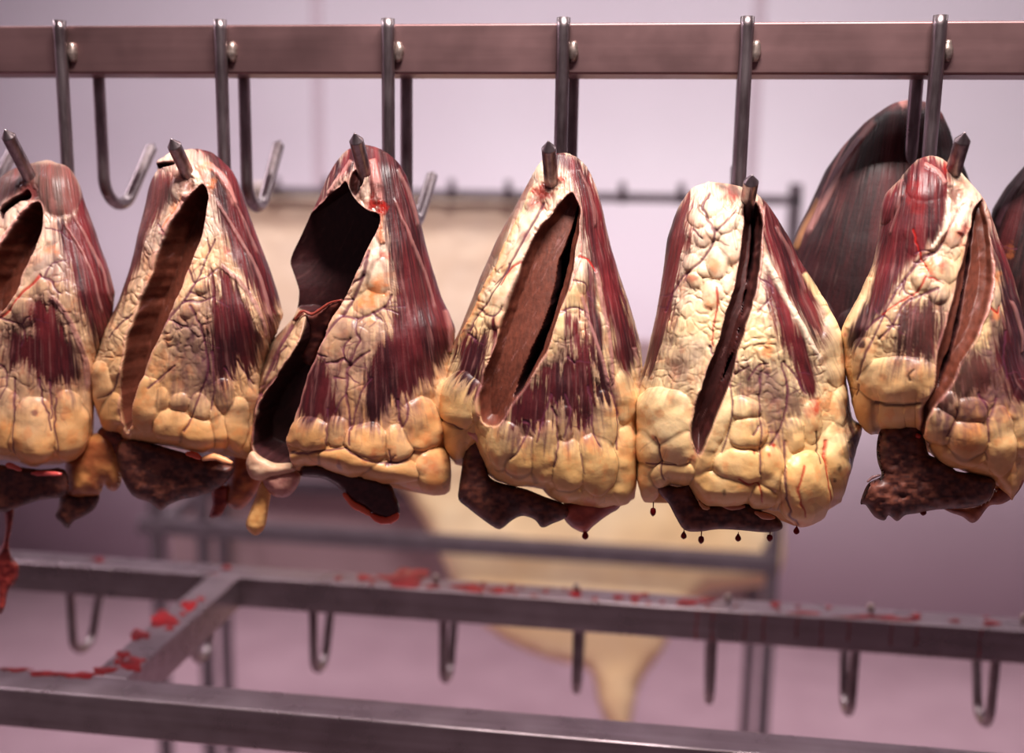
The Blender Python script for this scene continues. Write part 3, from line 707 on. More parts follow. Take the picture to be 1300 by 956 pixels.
HE.append(dict(seed=3, Y=.838, ybot=604, cell=13, camp=.0008, hookpt=(460, 212), sw=10, fascia=.35,
    label='heart gaping open in a big black cavity, dark tongue of flesh hanging below',
    L=[(183, 456), (189, 441), (205, 426), (220, 417), (245, 406), (270, 395), (280, 391), (300, 382), (320, 372), (333, 368), (350, 374), (368, 380), (385, 379), (396, 376), (405, 371), (414, 362), (437, 342), (469, 331), (500, 323), (534, 316), (565, 314), (590, 316), (604, 322)],
    R=[(183, 468), (187, 482), (194, 493), (205, 506), (225, 518), (260, 528), (300, 538), (340, 549), (380, 562), (415, 578), (450, 576), (500, 568), (560, 568), (604, 570)],
    bot=[(314, 596), (345, 600), (372, 597), (385, 592), (400, 594), (440, 602), (470, 609), (500, 616), (530, 624), (552, 629), (575, 622)],
    M=[([(372, 408), (362, 430), (350, 452), (338, 480), (324, 512), (316, 545), (318, 580), (308, 580), (306, 530), (325, 470), (345, 425)], 5, .6),
       ([(456, 180), (430, 195), (412, 225), (390, 272), (376, 310), (396, 280), (424, 237), (446, 218), (458, 212), (470, 238), (481, 258), (484, 285), (492, 320), (500, 352), (498, 392), (490, 425), (472, 452), (463, 480), (460, 512), (466, 532), (482, 534), (496, 518), (510, 505), (520, 510), (532, 496), (546, 482), (556, 474), (564, 462), (578, 440), (582, 400), (566, 340), (552, 290), (540, 240), (514, 195), (475, 174)], 7, 1),
       ([(394, 456), (414, 462), (420, 482), (428, 502), (436, 518), (430, 530), (410, 531), (392, 530), (378, 528), (377, 508), (385, 482)], 7, 1)],
    P=[([(400, 420), (440, 400), (490, 400), (480, 450), (455, 540), (420, 540), (380, 520), (385, 470)], 22, .5), ([(490, 500), (530, 500), (520, 545), (470, 540)], 10, .4)],
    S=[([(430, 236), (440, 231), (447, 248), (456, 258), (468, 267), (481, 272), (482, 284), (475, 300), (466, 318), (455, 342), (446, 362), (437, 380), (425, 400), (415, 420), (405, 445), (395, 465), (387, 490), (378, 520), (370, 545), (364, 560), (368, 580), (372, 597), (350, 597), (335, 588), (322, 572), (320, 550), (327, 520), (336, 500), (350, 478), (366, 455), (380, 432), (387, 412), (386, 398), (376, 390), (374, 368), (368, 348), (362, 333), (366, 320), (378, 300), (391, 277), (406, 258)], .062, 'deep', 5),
       ([(449, 214), (462, 213), (463, 228), (457, 240), (450, 249), (443, 236)], .010, 'cutd'),
       ],
    lobes=[(392, 553, 24, 20), (429, 550, 14, 19), (465, 560, 25, 22), (505, 565, 17, 23), (388, 583, 20, 11), (440, 584, 35, 17), (497, 599, 34, 15), (535, 538, 24, 32), (566, 525, 12, 42), (557, 598, 26, 28), (466, 345, 9, 34, 25, .4), (480, 350, 16, 22, 0, .2), (470, 383, 20, 15, 0, .2), (436, 415, 18, 14, 0, .2)],
    V=[([(370, 412), (352, 445), (338, 478), (324, 520), (320, 560)], 2.6), ([(350, 478), (338, 490), (326, 500)], 2.4), ([(362, 440), (352, 452), (346, 470)], 1.6), ([(468, 320), (462, 350), (448, 380), (434, 402), (422, 416), (412, 428)], 3.0), ([(434, 402), (455, 405), (475, 397), (490, 388), (497, 375)], 2.0), ([(474, 397), (485, 408)], 1.7), ([(488, 390), (505, 398)], 1.4), ([(443, 464), (437, 456), (425, 460), (414, 461)], 1.8),
       ([(437, 456), (436, 440), (445, 430)], 1.4), ([(443, 464), (450, 445), (457, 432), (453, 420), (454, 406)], 1.5), ([(443, 466), (456, 454), (470, 445)], 1.5), ([(441, 468), (440, 500), (443, 530), (444, 565)], 2.1), ([(424, 479), (438, 481)], 1.2), ([(404, 449), (414, 454)], 1.4),
       ([(505, 508), (507, 528), (510, 542)], 1.6), ([(515, 505), (516, 525), (510, 542)], 1.2), ([(415, 520), (416, 545), (414, 566)], 1.3), ([(446, 545), (458, 500), (472, 480)], 1.4), ([(440, 569), (466, 582), (490, 588)], 1.2), ([(370, 575), (400, 574), (440, 568)], 1.3), ([(490, 590), (515, 582), (525, 572)], 2.4)],
    band=[([(505, 212), (520, 245), (530, 290)], 3, 'fas', .5), ([(500, 250), (520, 300), (540, 345), (556, 395)], 2.6, 'fas', .5), ([(470, 200), (478, 230), (480, 260)], 9, 'pink', .6), ([(456, 240), (464, 230), (468, 214)], 3, 'fat0', .8), ([(446, 202), (432, 222), (415, 250)], 4, 'pink', .5), ([(484, 268), (482, 295), (486, 310)], 5, 'stain', .5), ([(566, 392), (572, 420), (572, 450)], 4, 'pink', .4), ([(440, 218), (425, 236), (404, 262), (385, 298)], 3, 'fas', .5)],
    spot=[(486, 322, 9, 'blood', .5), (480, 366, 14, 'stain', .7), (460, 385, 9, 'stain', .6), (473, 384, 8, 'stain', .6), (472, 408, 8, 'stain', .35), (474, 256, 22, 'cutd', .95), (470, 258, 12, 'blood', .5), (484, 262, 10, 'blood', .6), (458, 250, 10, 'cut', .8), (535, 555, 12, 'stain', .4), (545, 585, 16, 'blood', .3), (568, 600, 18, 'musd', .4), (433, 588, 5, 'vein', .6), (475, 574, 7, 'blood', .4)]))
HE.append(dict(seed=4, Y=.836, fc=((242, 212, 184), (234, 196, 144), (222, 170, 106)), ybot=612, cell=11, hookpt=(700, 232),
    label='front heart with a wide brown cut, narrow black gap and blood around its hook',
    L=[(194, 706), (198, 694), (206, 686), (215, 680), (240, 666), (270, 650), (300, 633), (330, 619), (345, 612), (380, 599), (420, 583), (445, 571), (470, 563), (500, 559), (530, 557), (560, 559), (585, 567), (612, 580)],
    R=[(194, 722), (198, 732), (208, 743), (220, 750), (240, 758), (260, 763), (290, 770), (315, 776), (345, 785), (380, 797), (410, 806), (440, 814), (470, 816), (520, 813), (560, 810), (600, 808), (612, 806)],
    bot=[(557, 580), (575, 592), (592, 580), (604, 565), (620, 600), (650, 614), (690, 622), (720, 638), (760, 645), (790, 642), (808, 632)],
    M=[([(700, 194), (732, 198), (750, 220), (760, 246), (768, 284), (778, 316), (788, 350), (799, 394), (812, 430), (806, 456), (795, 474), (778, 456), (776, 430), (768, 405), (758, 361), (750, 338), (738, 290), (731, 254), (722, 222)], 6, 1),
       ([(746, 335), (755, 350), (760, 388), (768, 425), (765, 444), (753, 430), (746, 394), (742, 360)], 4, 1),
       ([(728, 404), (746, 420), (760, 460), (772, 500), (760, 515), (748, 538), (734, 548), (722, 538), (712, 518), (700, 540), (680, 546), (660, 538), (650, 520), (672, 486), (690, 452), (712, 458), (722, 436)], 15, 1),
       ([(582, 432), (602, 420), (624, 420), (622, 452), (613, 484), (604, 496), (590, 482), (578, 464)], 11, 1),
       ([(672, 225), (680, 230), (664, 262), (648, 296), (630, 335), (612, 372), (598, 405), (580, 440), (566, 460), (560, 450), (590, 385), (618, 320), (650, 255)], 2, .75)],
    P=[([(640, 520), (690, 430), (745, 420), (775, 480), (770, 550), (720, 570), (650, 560)], 20, .5)],
    S=[([(726, 245), (733, 256), (737, 268), (736, 288), (734, 304), (730, 330), (727, 350), (719, 376), (705, 413), (700, 433), (688, 458), (671, 484), (647, 517), (635, 538), (622, 541), (612, 534), (609, 512), (612, 478), (625, 448), (636, 411), (647, 383), (658, 349), (664, 332), (680, 298), (700, 272), (716, 252)], .014, 'cut', 2),
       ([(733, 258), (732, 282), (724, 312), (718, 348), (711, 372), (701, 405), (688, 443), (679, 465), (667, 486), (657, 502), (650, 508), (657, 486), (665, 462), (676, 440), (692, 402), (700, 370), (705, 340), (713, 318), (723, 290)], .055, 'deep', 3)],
    lobes=[(586, 508, 24, 34), (575, 555, 17, 30), (580, 582, 10, 14), (640, 566, 19, 30), (662, 580, 19, 26, 20), (691, 575, 17, 36, 8), (722, 590, 20, 32), (757, 588, 22, 36), (768, 535, 15, 38), (792, 505, 13, 30), (794, 590, 16, 46), (652, 604, 36, 11), (712, 628, 26, 11), (640, 370, 14, 30, 25, .35), (655, 325, 9, 36, 25, .35), (672, 285, 9, 30, 28, .35), (628, 400, 12, 16), (728, 375, 12, 22, 10, .2), (716, 412, 16, 18, 0, .2), (738, 350, 9, 25), (720, 538, 9, 20)],
    V=[([(690, 258), (684, 272), (668, 300), (650, 335), (630, 372), (606, 400), (598, 420)], 1.6), ([(690, 300), (680, 322), (655, 338), (648, 346), (640, 362)], 1.4, 'blood'), ([(648, 336), (645, 348), (630, 362)], 1.3), ([(595, 424), (604, 430)], 2), ([(610, 392), (620, 400), (632, 402), (640, 390)], 1.3),
       ([(727, 357), (742, 360), (748, 375)], 1.2), ([(712, 396), (728, 390), (740, 394)], 1.2), ([(735, 326), (748, 328), (756, 345)], 1.5, 'blood'),
       ([(748, 490), (752, 520), (752, 545), (758, 565)], 1.5), ([(770, 480), (776, 500), (782, 530), (780, 570)], 1.2), ([(700, 518), (706, 530), (708, 560), (704, 590)], 1.6), ([(718, 500), (724, 520), (716, 555)], 1.3), ([(664, 535), (672, 540), (660, 570), (650, 580)], 1.4), ([(700, 500), (690, 530), (682, 560)], 1.2), ([(722, 452), (730, 462)], 1.8),
       ([(560, 520), (566, 530), (590, 542)], 1.4), ([(735, 575), (740, 600)], 1.0)],
    band=[([(756, 338), (765, 388), (774, 430), (777, 500)], 3.4, 'fas', .8), ([(738, 372), (750, 412), (762, 450), (774, 500)], 3.4, 'fas', .8), ([(680, 232), (655, 290), (628, 345), (602, 400), (580, 440)], 3, 'fat1', .6), ([(735, 212), (750, 250), (756, 290)], 3, 'fas', .4), ([(664, 270), (640, 320), (612, 380), (584, 436)], 1.8, 'stain', .5), ([(712, 250), (698, 270), (680, 292)], 4, 'fat0', .7), ([(736, 290), (738, 320), (730, 345), (722, 372)], 2.2, 'pink', .7), ([(805, 440), (810, 470), (808, 520)], 4, 'fas', .5)],
    spot=[(690, 245, 16, 'blood', .85), (678, 258, 12, 'blood', .6), (712, 228, 9, 'blood', .7), (668, 300, 8, 'pink', .5), (750, 560, 12, 'stain', .3), (722, 575, 12, 'stain', .25), (748, 640, 14, 'blood', .4), (783, 520, 9, 'stain', .4)]))
HE.append(dict(seed=5, Y=.832, fc=((242, 210, 180), (236, 202, 152), (224, 170, 106)), ybot=642, cell=12, casp=1.3, camp=.0012, hookpt=(953, 268), warm=(.50, .98),
    label='broadest heart, mostly pale yellow fat with one narrow dark slit down its middle',
    L=[(231, 898), (233, 886), (240, 876), (250, 869), (262, 861), (275, 856), (300, 848), (320, 845), (350, 841), (370, 838), (400, 833), (413, 830), (452, 821), (475, 814), (503, 808), (533, 808), (568, 806), (592, 807), (625, 811), (642, 816)],
    R=[(231, 916), (233, 930), (238, 944), (246, 958), (254, 970), (264, 978), (280, 989), (302, 1002), (328, 1014), (340, 1022), (362, 1036), (386, 1050), (406, 1060), (425, 1068), (452, 1072), (480, 1073), (505, 1077), (546, 1082), (574, 1095), (592, 1093), (615, 1084), (642, 1068)],
    bot=[(806, 620), (820, 636), (834, 630), (850, 614), (865, 616), (880, 622), (900, 640), (950, 640), (990, 650), (1008, 670), (1031, 661), (1054, 646), (1068, 638), (1095, 590)],
    M=[([(862, 258), (874, 248), (880, 262), (874, 285), (877, 308), (868, 328), (864, 348), (856, 372), (856, 395), (846, 425), (832, 460), (820, 480), (806, 484), (826, 420), (836, 350), (845, 290)], 6, .95),
       ([(908, 229), (932, 232), (946, 244), (942, 256), (928, 252), (914, 254), (918, 244), (910, 238)], 3, .85),
       ([(966, 246), (998, 276), (1024, 322), (1036, 352), (1042, 388), (1044, 420), (1040, 445), (1020, 412), (1006, 384), (990, 350), (972, 318), (966, 290)], 5, 1),
       ([(974, 350), (990, 366), (1006, 394), (1018, 420), (1030, 446), (1040, 474), (1034, 500), (1022, 496), (1004, 460), (988, 424), (978, 386)], 6, 1),
       ([(1074, 512), (1088, 545), (1112, 590), (1100, 650), (1072, 650), (1086, 606), (1078, 560)], 5, .95), ([(942, 470), (954, 466), (958, 486), (950, 496), (944, 488)], 5, .7), ([(852, 462), (866, 456), (870, 468), (860, 480)], 5, .6), ([(998, 505), (1010, 500), (1016, 520), (1004, 525)], 5, .5)],
    P=[([(960, 460), (1000, 470), (1005, 540), (985, 570), (965, 545), (940, 480)], 18, .6), ([(835, 430), (895, 440), (880, 505), (845, 495)], 18, .35)],
    S=[([(944, 250), (944, 276), (942, 300), (938, 330), (930, 370), (921, 400), (906, 448), (888, 498), (878, 540), (880, 563), (886, 578), (893, 572), (904, 545), (915, 517), (927, 485), (938, 445), (948, 413), (958, 378), (964, 340), (968, 300), (968, 280), (964, 262), (955, 255)], .020, 'cutd', 2.5),
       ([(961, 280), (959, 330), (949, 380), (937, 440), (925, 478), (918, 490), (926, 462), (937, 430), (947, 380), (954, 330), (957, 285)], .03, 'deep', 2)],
    lobes=[(842, 530, 34, 34, 0, .3), (824, 565, 18, 28), (859, 567, 18, 27), (820, 608, 15, 28), (853, 602, 26, 16), (938, 592, 28, 20), (978, 595, 16, 26), (915, 619, 38, 20), (969, 628, 15, 18), (912, 540, 11, 44, 20), (1008, 553, 11, 20), (1022, 622, 28, 46), (1031, 535, 13, 26), (1062, 585, 14, 48), (1066, 515, 10, 26), (895, 590, 9, 30, 20), (950, 550, 22, 20), (945, 520, 18, 16), (1058, 445, 14, 45),
           (887, 276, 10, 13), (902, 262, 14, 12), (920, 285, 14, 14), (892, 303, 10, 12), (925, 315, 12, 22), (896, 345, 9, 9), (912, 335, 13, 18), (883, 358, 9, 10), (905, 375, 12, 16), (925, 362, 8, 12), (878, 335, 9, 12), (905, 297, 10, 10)],
    V=[([(900, 246), (892, 262), (900, 280), (908, 298), (900, 318), (884, 338), (868, 352), (855, 372), (845, 395)], 2.0), ([(910, 295), (925, 280), (934, 268)], 1.4), ([(880, 292), (893, 304)], 1.3), ([(911, 365), (912, 385), (906, 412), (904, 440)], 1.4, 'blood'), ([(900, 440), (906, 450)], 1.6),
       ([(964, 352), (976, 358), (982, 370)], 1.2), ([(962, 396), (972, 385), (978, 378)], 1.3), ([(925, 485), (930, 510), (926, 545), (916, 575)], 1.6), ([(965, 480), (964, 520), (965, 560), (964, 600)], 1.3), ([(992, 462), (1000, 490), (996, 530), (985, 555), (978, 565)], 1.6), ([(995, 460), (1012, 480), (1024, 500)], 1.5),
       ([(938, 605), (950, 612), (962, 612), (968, 630)], 1.5, 'blood'), ([(838, 555), (841, 585), (843, 605)], 1.4), ([(826, 586), (842, 588), (860, 588)], 1.3), ([(998, 560), (996, 610), (1002, 640), (1012, 665)], 1.6), ([(1048, 560), (1046, 610), (1050, 640)], 1.7, 'blood'), ([(1034, 548), (1038, 570), (1038, 588)], 1.4, 'cutd'), ([(955, 552), (962, 540)], 1.6), ([(950, 482), (962, 465), (975, 462)], 1.2), ([(934, 474), (950, 465)], 1.2), ([(1018, 590), (1008, 620), (1018, 650)], 1.3, 'blood')],
    band=[([(968, 326), (984, 352), (1002, 386), (1020, 418), (1044, 462)], 4.5, 'fat0', .85), ([(938, 262), (930, 290), (936, 320)], 2.2, 'fat0', .6), ([(1020, 345), (1042, 380), (1058, 420)], 5, 'fat1', .8), ([(893, 248), (889, 262)], 3, 'fat0', .9), ([(970, 258), (968, 300), (966, 340), (958, 385)], 2, 'fas', .6), ([(985, 285), (1005, 325), (1026, 372)], 2.2, 'fas', .35)],
    spot=[(882, 352, 8, 'blood', .55), (905, 335, 12, 'stain', .6), (900, 385, 10, 'stain', .6), (974, 445, 12, 'stain', .6), (930, 255, 9, 'blood', .4), (1034, 515, 9, 'blood', .7), (1026, 520, 8, 'blood', .5), (957, 574, 3, 'blood', .9), (982, 567, 4, 'blood', .8), (974, 575, 3, 'blood', .7), (920, 620, 3, 'musd', .7), (1072, 575, 10, 'musd', .5), (1070, 600, 10, 'stain', .6), (1050, 510, 14, 'stain', .5), (1088, 590, 16, 'musd', .8), (1060, 640, 12, 'blood', .35), (1060, 592, 4, 'musd', .8), (1055, 608, 3, 'musd', .8), (1085, 555, 12, 'musd', .7), (828, 480, 4, 'blood', .6), (880, 580, 8, 'blood', .5), (835, 555, 3, 'blood', .5)]))
HE.append(dict(seed=6, Y=.822, fc=((240, 204, 176), (234, 196, 144), (212, 148, 86)), ybot=612, cell=13, camp=.0008, hookpt=(1212, 248), warm=(.42, .95),
    label='rightmost front heart, glossy red knob on top and ragged dark flesh below',
    L=[(202, 1176), (206, 1166), (216, 1152), (220, 1146), (228, 1142), (236, 1134), (247, 1124), (263, 1119), (285, 1117), (317, 1112), (338, 1107), (375, 1091), (397, 1078), (418, 1069), (445, 1070), (477, 1072), (508, 1077), (542, 1081), (567, 1090), (590, 1100), (612, 1115)],
    R=[(202, 1190), (206, 1203), (214, 1215), (225, 1227), (238, 1238), (250, 1247), (271, 1257), (293, 1265), (317, 1274), (331, 1279), (362, 1290), (394, 1298), (420, 1305), (480, 1316), (560, 1318), (600, 1308), (612, 1302)],
    bot=[(1078, 560), (1093, 568), (1106, 562), (1118, 546), (1150, 540), (1165, 545), (1178, 570), (1200, 588), (1230, 600), (1260, 612), (1285, 636), (1300, 612), (1318, 590)],
    M=[([(1150, 214), (1176, 200), (1198, 208), (1206, 225), (1204, 250), (1200, 275), (1192, 295), (1178, 318), (1160, 330), (1146, 352), (1124, 394), (1102, 424), (1090, 440), (1078, 440), (1084, 416), (1094, 390), (1104, 365), (1112, 330), (1116, 290), (1118, 262), (1136, 232)], 4, 1),
       ([(1143, 392), (1170, 382), (1196, 392), (1200, 425), (1186, 452), (1164, 460), (1144, 448)], 12, .95),
       ([(1252, 258), (1266, 290), (1280, 330), (1294, 370), (1320, 410), (1330, 450), (1326, 500), (1292, 515), (1274, 492), (1262, 450), (1268, 415), (1270, 380), (1266, 345), (1258, 310)], 6, 1),
       ([(1216, 470), (1236, 455), (1256, 462), (1262, 490), (1246, 500), (1230, 505), (1212, 512), (1200, 520), (1192, 512)], 10, .9)],
    P=[([(1185, 500), (1240, 440), (1265, 450), (1285, 520), (1240, 545), (1195, 550)], 16, .6), ([(1255, 400), (1285, 400), (1290, 520), (1255, 515)], 14, .5), ([(1140, 360), (1210, 340), (1200, 460), (1130, 465)], 18, .4)],
    S=[([(1246, 253), (1237, 263), (1232, 278), (1226, 308), (1222, 333), (1216, 350), (1208, 385), (1197, 425), (1189, 458), (1187, 486), (1182, 500), (1173, 514), (1172, 532), (1169, 556), (1176, 548), (1179, 528), (1193, 507), (1208, 490), (1220, 464), (1236, 438), (1247, 409), (1256, 375), (1260, 348), (1259, 324), (1256, 300), (1252, 274), (1249, 258)], .012, 'cut', 2),
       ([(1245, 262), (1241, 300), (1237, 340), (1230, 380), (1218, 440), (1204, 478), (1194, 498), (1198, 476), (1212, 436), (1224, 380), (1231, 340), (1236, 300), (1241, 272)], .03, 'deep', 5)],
    lobes=[(1140, 483, 48, 28, 0, .3), (1134, 527, 44, 24, 0, .3), (1098, 532, 17, 38), (1192, 540, 20, 22), (1228, 556, 25, 25), (1268, 560, 17, 44), (1232, 520, 20, 15), (1299, 530, 15, 46), (1213, 578, 38, 14), (1205, 512, 12, 16), (1096, 455, 12, 26), (1178, 228, 28, 30, 0, .14), (1178, 280, 26, 46, 15, .10), (1130, 255, 12, 28, 20, .3), (1208, 290, 13, 22), (1196, 345, 18, 18, 0, .25), (1190, 370, 12, 14), (1086, 410, 10, 30, 20, .3), (1262, 385, 10, 30, 0, .3), (1170, 355, 12, 12)],
    V=[([(1196, 308), (1187, 320), (1171, 327), (1156, 344), (1141, 364), (1125, 392), (1115, 416), (1104, 445), (1093, 480)], 2.4), ([(1189, 368), (1163, 377), (1146, 388), (1134, 412), (1117, 430)], 2.0), ([(1160, 292), (1167, 320), (1178, 344)], 1.3, 'blood'), ([(1176, 352), (1165, 370), (1149, 380), (1120, 398)], 1.3, 'blood'),
       ([(1128, 414), (1142, 413)], 1.4), ([(1121, 400), (1110, 408), (1101, 418)], 1.8), ([(1222, 260), (1206, 285), (1196, 308)], 1.6, 'pink'), ([(1180, 353), (1190, 356), (1196, 362)], 1.2, 'blood'), ([(1256, 392), (1265, 398), (1269, 388)], 1.5, 'blood'), ([(1243, 500), (1250, 515), (1253, 530), (1252, 560)], 1.8), ([(1265, 505), (1260, 520), (1255, 530)], 1.4),
       ([(1156, 480), (1154, 474), (1160, 468)], 1.4, 'cutd'), ([(1278, 420), (1276, 450), (1280, 480)], 1.4), ([(1095, 486), (1090, 500)], 1.6), ([(1202, 550), (1212, 530), (1212, 518)], 1.5), ([(1112, 509), (1140, 510), (1170, 510)], 1.8, 'cutd')],
    band=[([(1205, 240), (1203, 270), (1196, 296), (1180, 320)], 4, 'fat0', .85), ([(1228, 252), (1222, 275), (1215, 300)], 9, 'fat0', .7), ([(1260, 330), (1258, 365), (1250, 400), (1240, 430)], 2.6, 'pink', .8), ([(1105, 350), (1090, 390), (1078, 420)], 6, 'fat1', .8), ([(1284, 380), (1296, 420), (1300, 450)], 2.6, 'fas', .6), ([(1145, 225), (1140, 260), (1130, 300)], 2.2, 'fas', .4), ([(1172, 212), (1190, 222), (1200, 236)], 4, 'pink', .5)],
    spot=[(1222, 290, 12, 'blood', .75), (1218, 305, 8, 'blood', .6), (1196, 335, 12, 'blood', .6), (1180, 340, 10, 'stain', .6), (1264, 355, 9, 'stain', .6), (1098, 438, 5, 'deep', .95), (1076, 425, 5, 'blood', .7), (1080, 405, 6, 'stain', .5), (1262, 400, 8, 'stain', .5), (1160, 250, 20, 'blood', .25), (1200, 215, 8, 'blood', .6), (1182, 348, 5, 'blood', .5), (1230, 560, 12, 'stain', .3)]))

FLAPY = .815
roots = []
for i, H in enumerate(HE):
    p = at(TIPS[i][0], TIPS[i][1]+60, .83)
    r = thing('beef_heart', H['label'], 'heart', tuple(p), GR)
    roots.append(r); heart_body(H, r)

r0, r1, r2, r3, r4, r5 = roots
RB = ((96, 44, 32), (150, 84, 52))
# heart 0
pillow('cut_flap', r0, [(-70, 588), (0, 590), (50, 596), (82, 596), (85, 628), (50, 635), (18, 646), (0, 651), (-30, 642), (-66, 620)], FLAPY)
pillow('fat_fold', r0, [(108, 556), (130, 549), (148, 562), (154, 590), (154, 612), (147, 623), (138, 622), (132, 615), (126, 628), (108, 631), (88, 629), (84, 604), (84, 584), (98, 574)], .832, T=.014, w=22, c1=(150, 82, 48), c2=(196, 130, 76), wet=.6, fs=16)
pillow('cut_flap', r0, [(78, 624), (100, 628), (126, 626), (121, 645), (106, 656), (94, 662), (86, 671), (78, 664), (70, 655), (75, 642)], .835, c2=(112, 60, 46))
rim(r0, [(8, 590), (16, 592), (27, 597)], .802, .0026, (214, 104, 92)); rim(r0, [(40, 601), (58, 601), (78, 602)], .802, .0024, (204, 84, 80))
pillow('vessel_strip', r0, [(6, 645), (17, 642), (16, 665), (11, 690), (15, 708), (24, 718), (22, 736), (10, 752), (6, 772), (-2, 780), (-4, 745), (-8, 715), (4, 690), (7, 668)], .835, T=.004, c1=(96, 24, 26), c2=(150, 56, 50), wet=.8)
# heart 1
pillow('cut_flap', r1, [(150, 562), (165, 556), (190, 562), (225, 572), (262, 582), (297, 590), (292, 606), (280, 618), (258, 628), (232, 634), (214, 641), (204, 648), (190, 638), (168, 629), (154, 604), (148, 582)], FLAPY, T=.011, w=18, rough=.0016, c2=(112, 60, 46))
rim(r1, [(236, 576), (245, 577), (255, 582)], .797, .0026, (226, 96, 70)); rim(r1, [(257, 583), (272, 580), (284, 584), (295, 588)], .797, .0030, (236, 160, 110))
pillow('fat_fold', r1, [(296, 572), (322, 572), (336, 582), (334, 610), (320, 633), (306, 647), (294, 645), (286, 634), (290, 606)], .845, T=.013, w=18, c1=(120, 54, 36), c2=(186, 104, 62), wet=.6, fs=14)
pillow('vessel_strip', r1, [(270, 618), (290, 616), (290, 634), (284, 650), (278, 656), (266, 657), (270, 640)], .842, T=.004, c1=(110, 22, 22), c2=(150, 56, 40), wet=.7)
pillow('fat_fold', r1, [(124, 548), (134, 540), (150, 545), (162, 556), (168, 575), (150, 582), (138, 575), (128, 562)], .83, T=.008, w=10, c1=(120, 56, 44), c2='cutd')
# heart 2
pillow('wall_flap', r2, [(371, 407), (379, 398), (386, 394), (396, 399), (408, 392), (419, 384), (436, 380), (428, 397), (417, 419), (407, 442), (398, 462), (388, 462), (382, 448), (386, 420), (384, 410)], .812, T=.004, w=6, c1=(92, 42, 36), c2=(122, 60, 48), tilt=.0002)
rim(r2, [(374, 406), (380, 398), (386, 395), (396, 399), (408, 392), (420, 384), (434, 381)], .809, .0013, (140, 56, 44), wet=.6, label=None)
pillow('fat_lobe', r2, [(312, 588), (320, 572), (332, 580), (350, 588), (372, 588), (374, 600), (350, 606), (332, 610), (318, 606)], .808, T=.008, w=12, c1=(206, 156, 126), c2=(224, 182, 150))
pillow('vessel_stump', r2, [(333, 610), (344, 600), (358, 597), (374, 597), (382, 604), (376, 620), (364, 631), (346, 629)], .812, T=.009, w=14, c1=(170, 108, 100), c2=(196, 138, 122), wet=.6)
pillow('fat_finger', r2, [(332, 611), (344, 618), (341, 645), (336, 670), (324, 680), (312, 668), (317, 650), (325, 630)], .818, T=.007, w=12, c1=(212, 146, 84), c2=(228, 170, 104))
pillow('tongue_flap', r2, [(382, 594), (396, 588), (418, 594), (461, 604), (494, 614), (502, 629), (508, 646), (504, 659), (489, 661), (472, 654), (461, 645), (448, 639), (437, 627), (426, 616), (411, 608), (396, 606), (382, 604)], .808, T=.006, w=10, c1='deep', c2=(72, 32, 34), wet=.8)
rim(r2, [(436, 626), (448, 640), (461, 647), (471, 654)], .8035, .0030, (226, 104, 74)); rim(r2, [(470, 653), (480, 659), (490, 661), (500, 658), (506, 652)], .8035, .0034, (222, 92, 70))
# heart 3
pillow('cut_flap', r3, [(590, 562), (604, 556), (621, 570), (618, 594), (624, 608), (643, 615), (668, 621), (690, 630), (718, 641), (720, 656), (701, 665), (688, 670), (679, 660), (664, 655), (651, 660), (637, 671), (628, 670), (608, 656), (593, 644), (582, 634), (583, 616), (586, 596), (588, 578)], .812, T=.010, w=16, rough=.0016, c2=(112, 60, 46))
pillow('fat_fold', r3, [(714, 640), (735, 634), (765, 634), (792, 630), (786, 645), (775, 652), (762, 661), (750, 671), (744, 677), (734, 674), (724, 668), (716, 658)], .822, T=.010, w=14, c1=(134, 54, 46), c2=(186, 92, 72), wet=.7, fs=12)
pillow('vessel_stump', r3, [(590, 550), (602, 534), (610, 531), (617, 546), (632, 541), (634, 548), (618, 553), (617, 562), (625, 573), (612, 570), (604, 560)], .796, T=.004, w=6, c1=(206, 120, 106), c2=(226, 160, 138), wet=.8)
drop_at(r3, 743, 681, .82, .0028)
# heart 4
pillow('cut_flap', r4, [(828, 610), (846, 615), (865, 618), (878, 606), (880, 626), (892, 641), (911, 640), (948, 639), (962, 647), (985, 655), (994, 670), (975, 676), (938, 673), (911, 672), (888, 675), (869, 673), (858, 657), (848, 638), (839, 629)], .800, T=.008, w=12, rough=.0016, c2=(112, 60, 46))
for (px, py, s_) in ((829, 652, .004), (868, 681, 0), (890, 687, .003), (937, 684, 0), (977, 684, .002), (1011, 675, 0)): drop_at(r4, px, py, .80, .0024, s_)
rim(r4, [(887, 636), (894, 644), (901, 645)], .790, .0018, (200, 140, 96)); rim(r4, [(916, 641), (930, 644), (946, 643)], .790, .0022, (178, 112, 84)); rim(r4, [(958, 650), (970, 655), (984, 657)], .790, .0024, (190, 120, 88))
# heart 5
pillow('cut_flap', r5, [(1120, 543), (1145, 536), (1165, 534), (1174, 556), (1180, 578), (1200, 582), (1214, 598), (1245, 601), (1263, 609), (1261, 625), (1252, 638), (1226, 645), (1189, 647), (1163, 652), (1149, 654), (1139, 662), (1128, 654), (1123, 661), (1110, 656), (1099, 641), (1092, 640), (1097, 623), (1104, 612), (1119, 604), (1114, 586), (1113, 564)], .798, T=.012, w=18, rough=.0024, c2=(112, 60, 46), fs=5)
pillow('fat_fold', r5, [(1190, 640), (1225, 644), (1250, 636), (1262, 622), (1300, 606), (1290, 628), (1272, 640), (1256, 642), (1242, 660), (1233, 664), (1222, 656), (1205, 650)], .815, T=.010, w=14, c1=(120, 58, 44), c2=(170, 96, 66), fs=12)
drop_at(r5, 1172, 651, .80, .0024)
rim(r5, [(1101, 612), (1108, 606), (1118, 603)], .796, .0012, (150, 110, 112), label=None)
rim(r5, [(1162, 553), (1169, 554)], .788, .0018, (200, 70, 60), label=None)

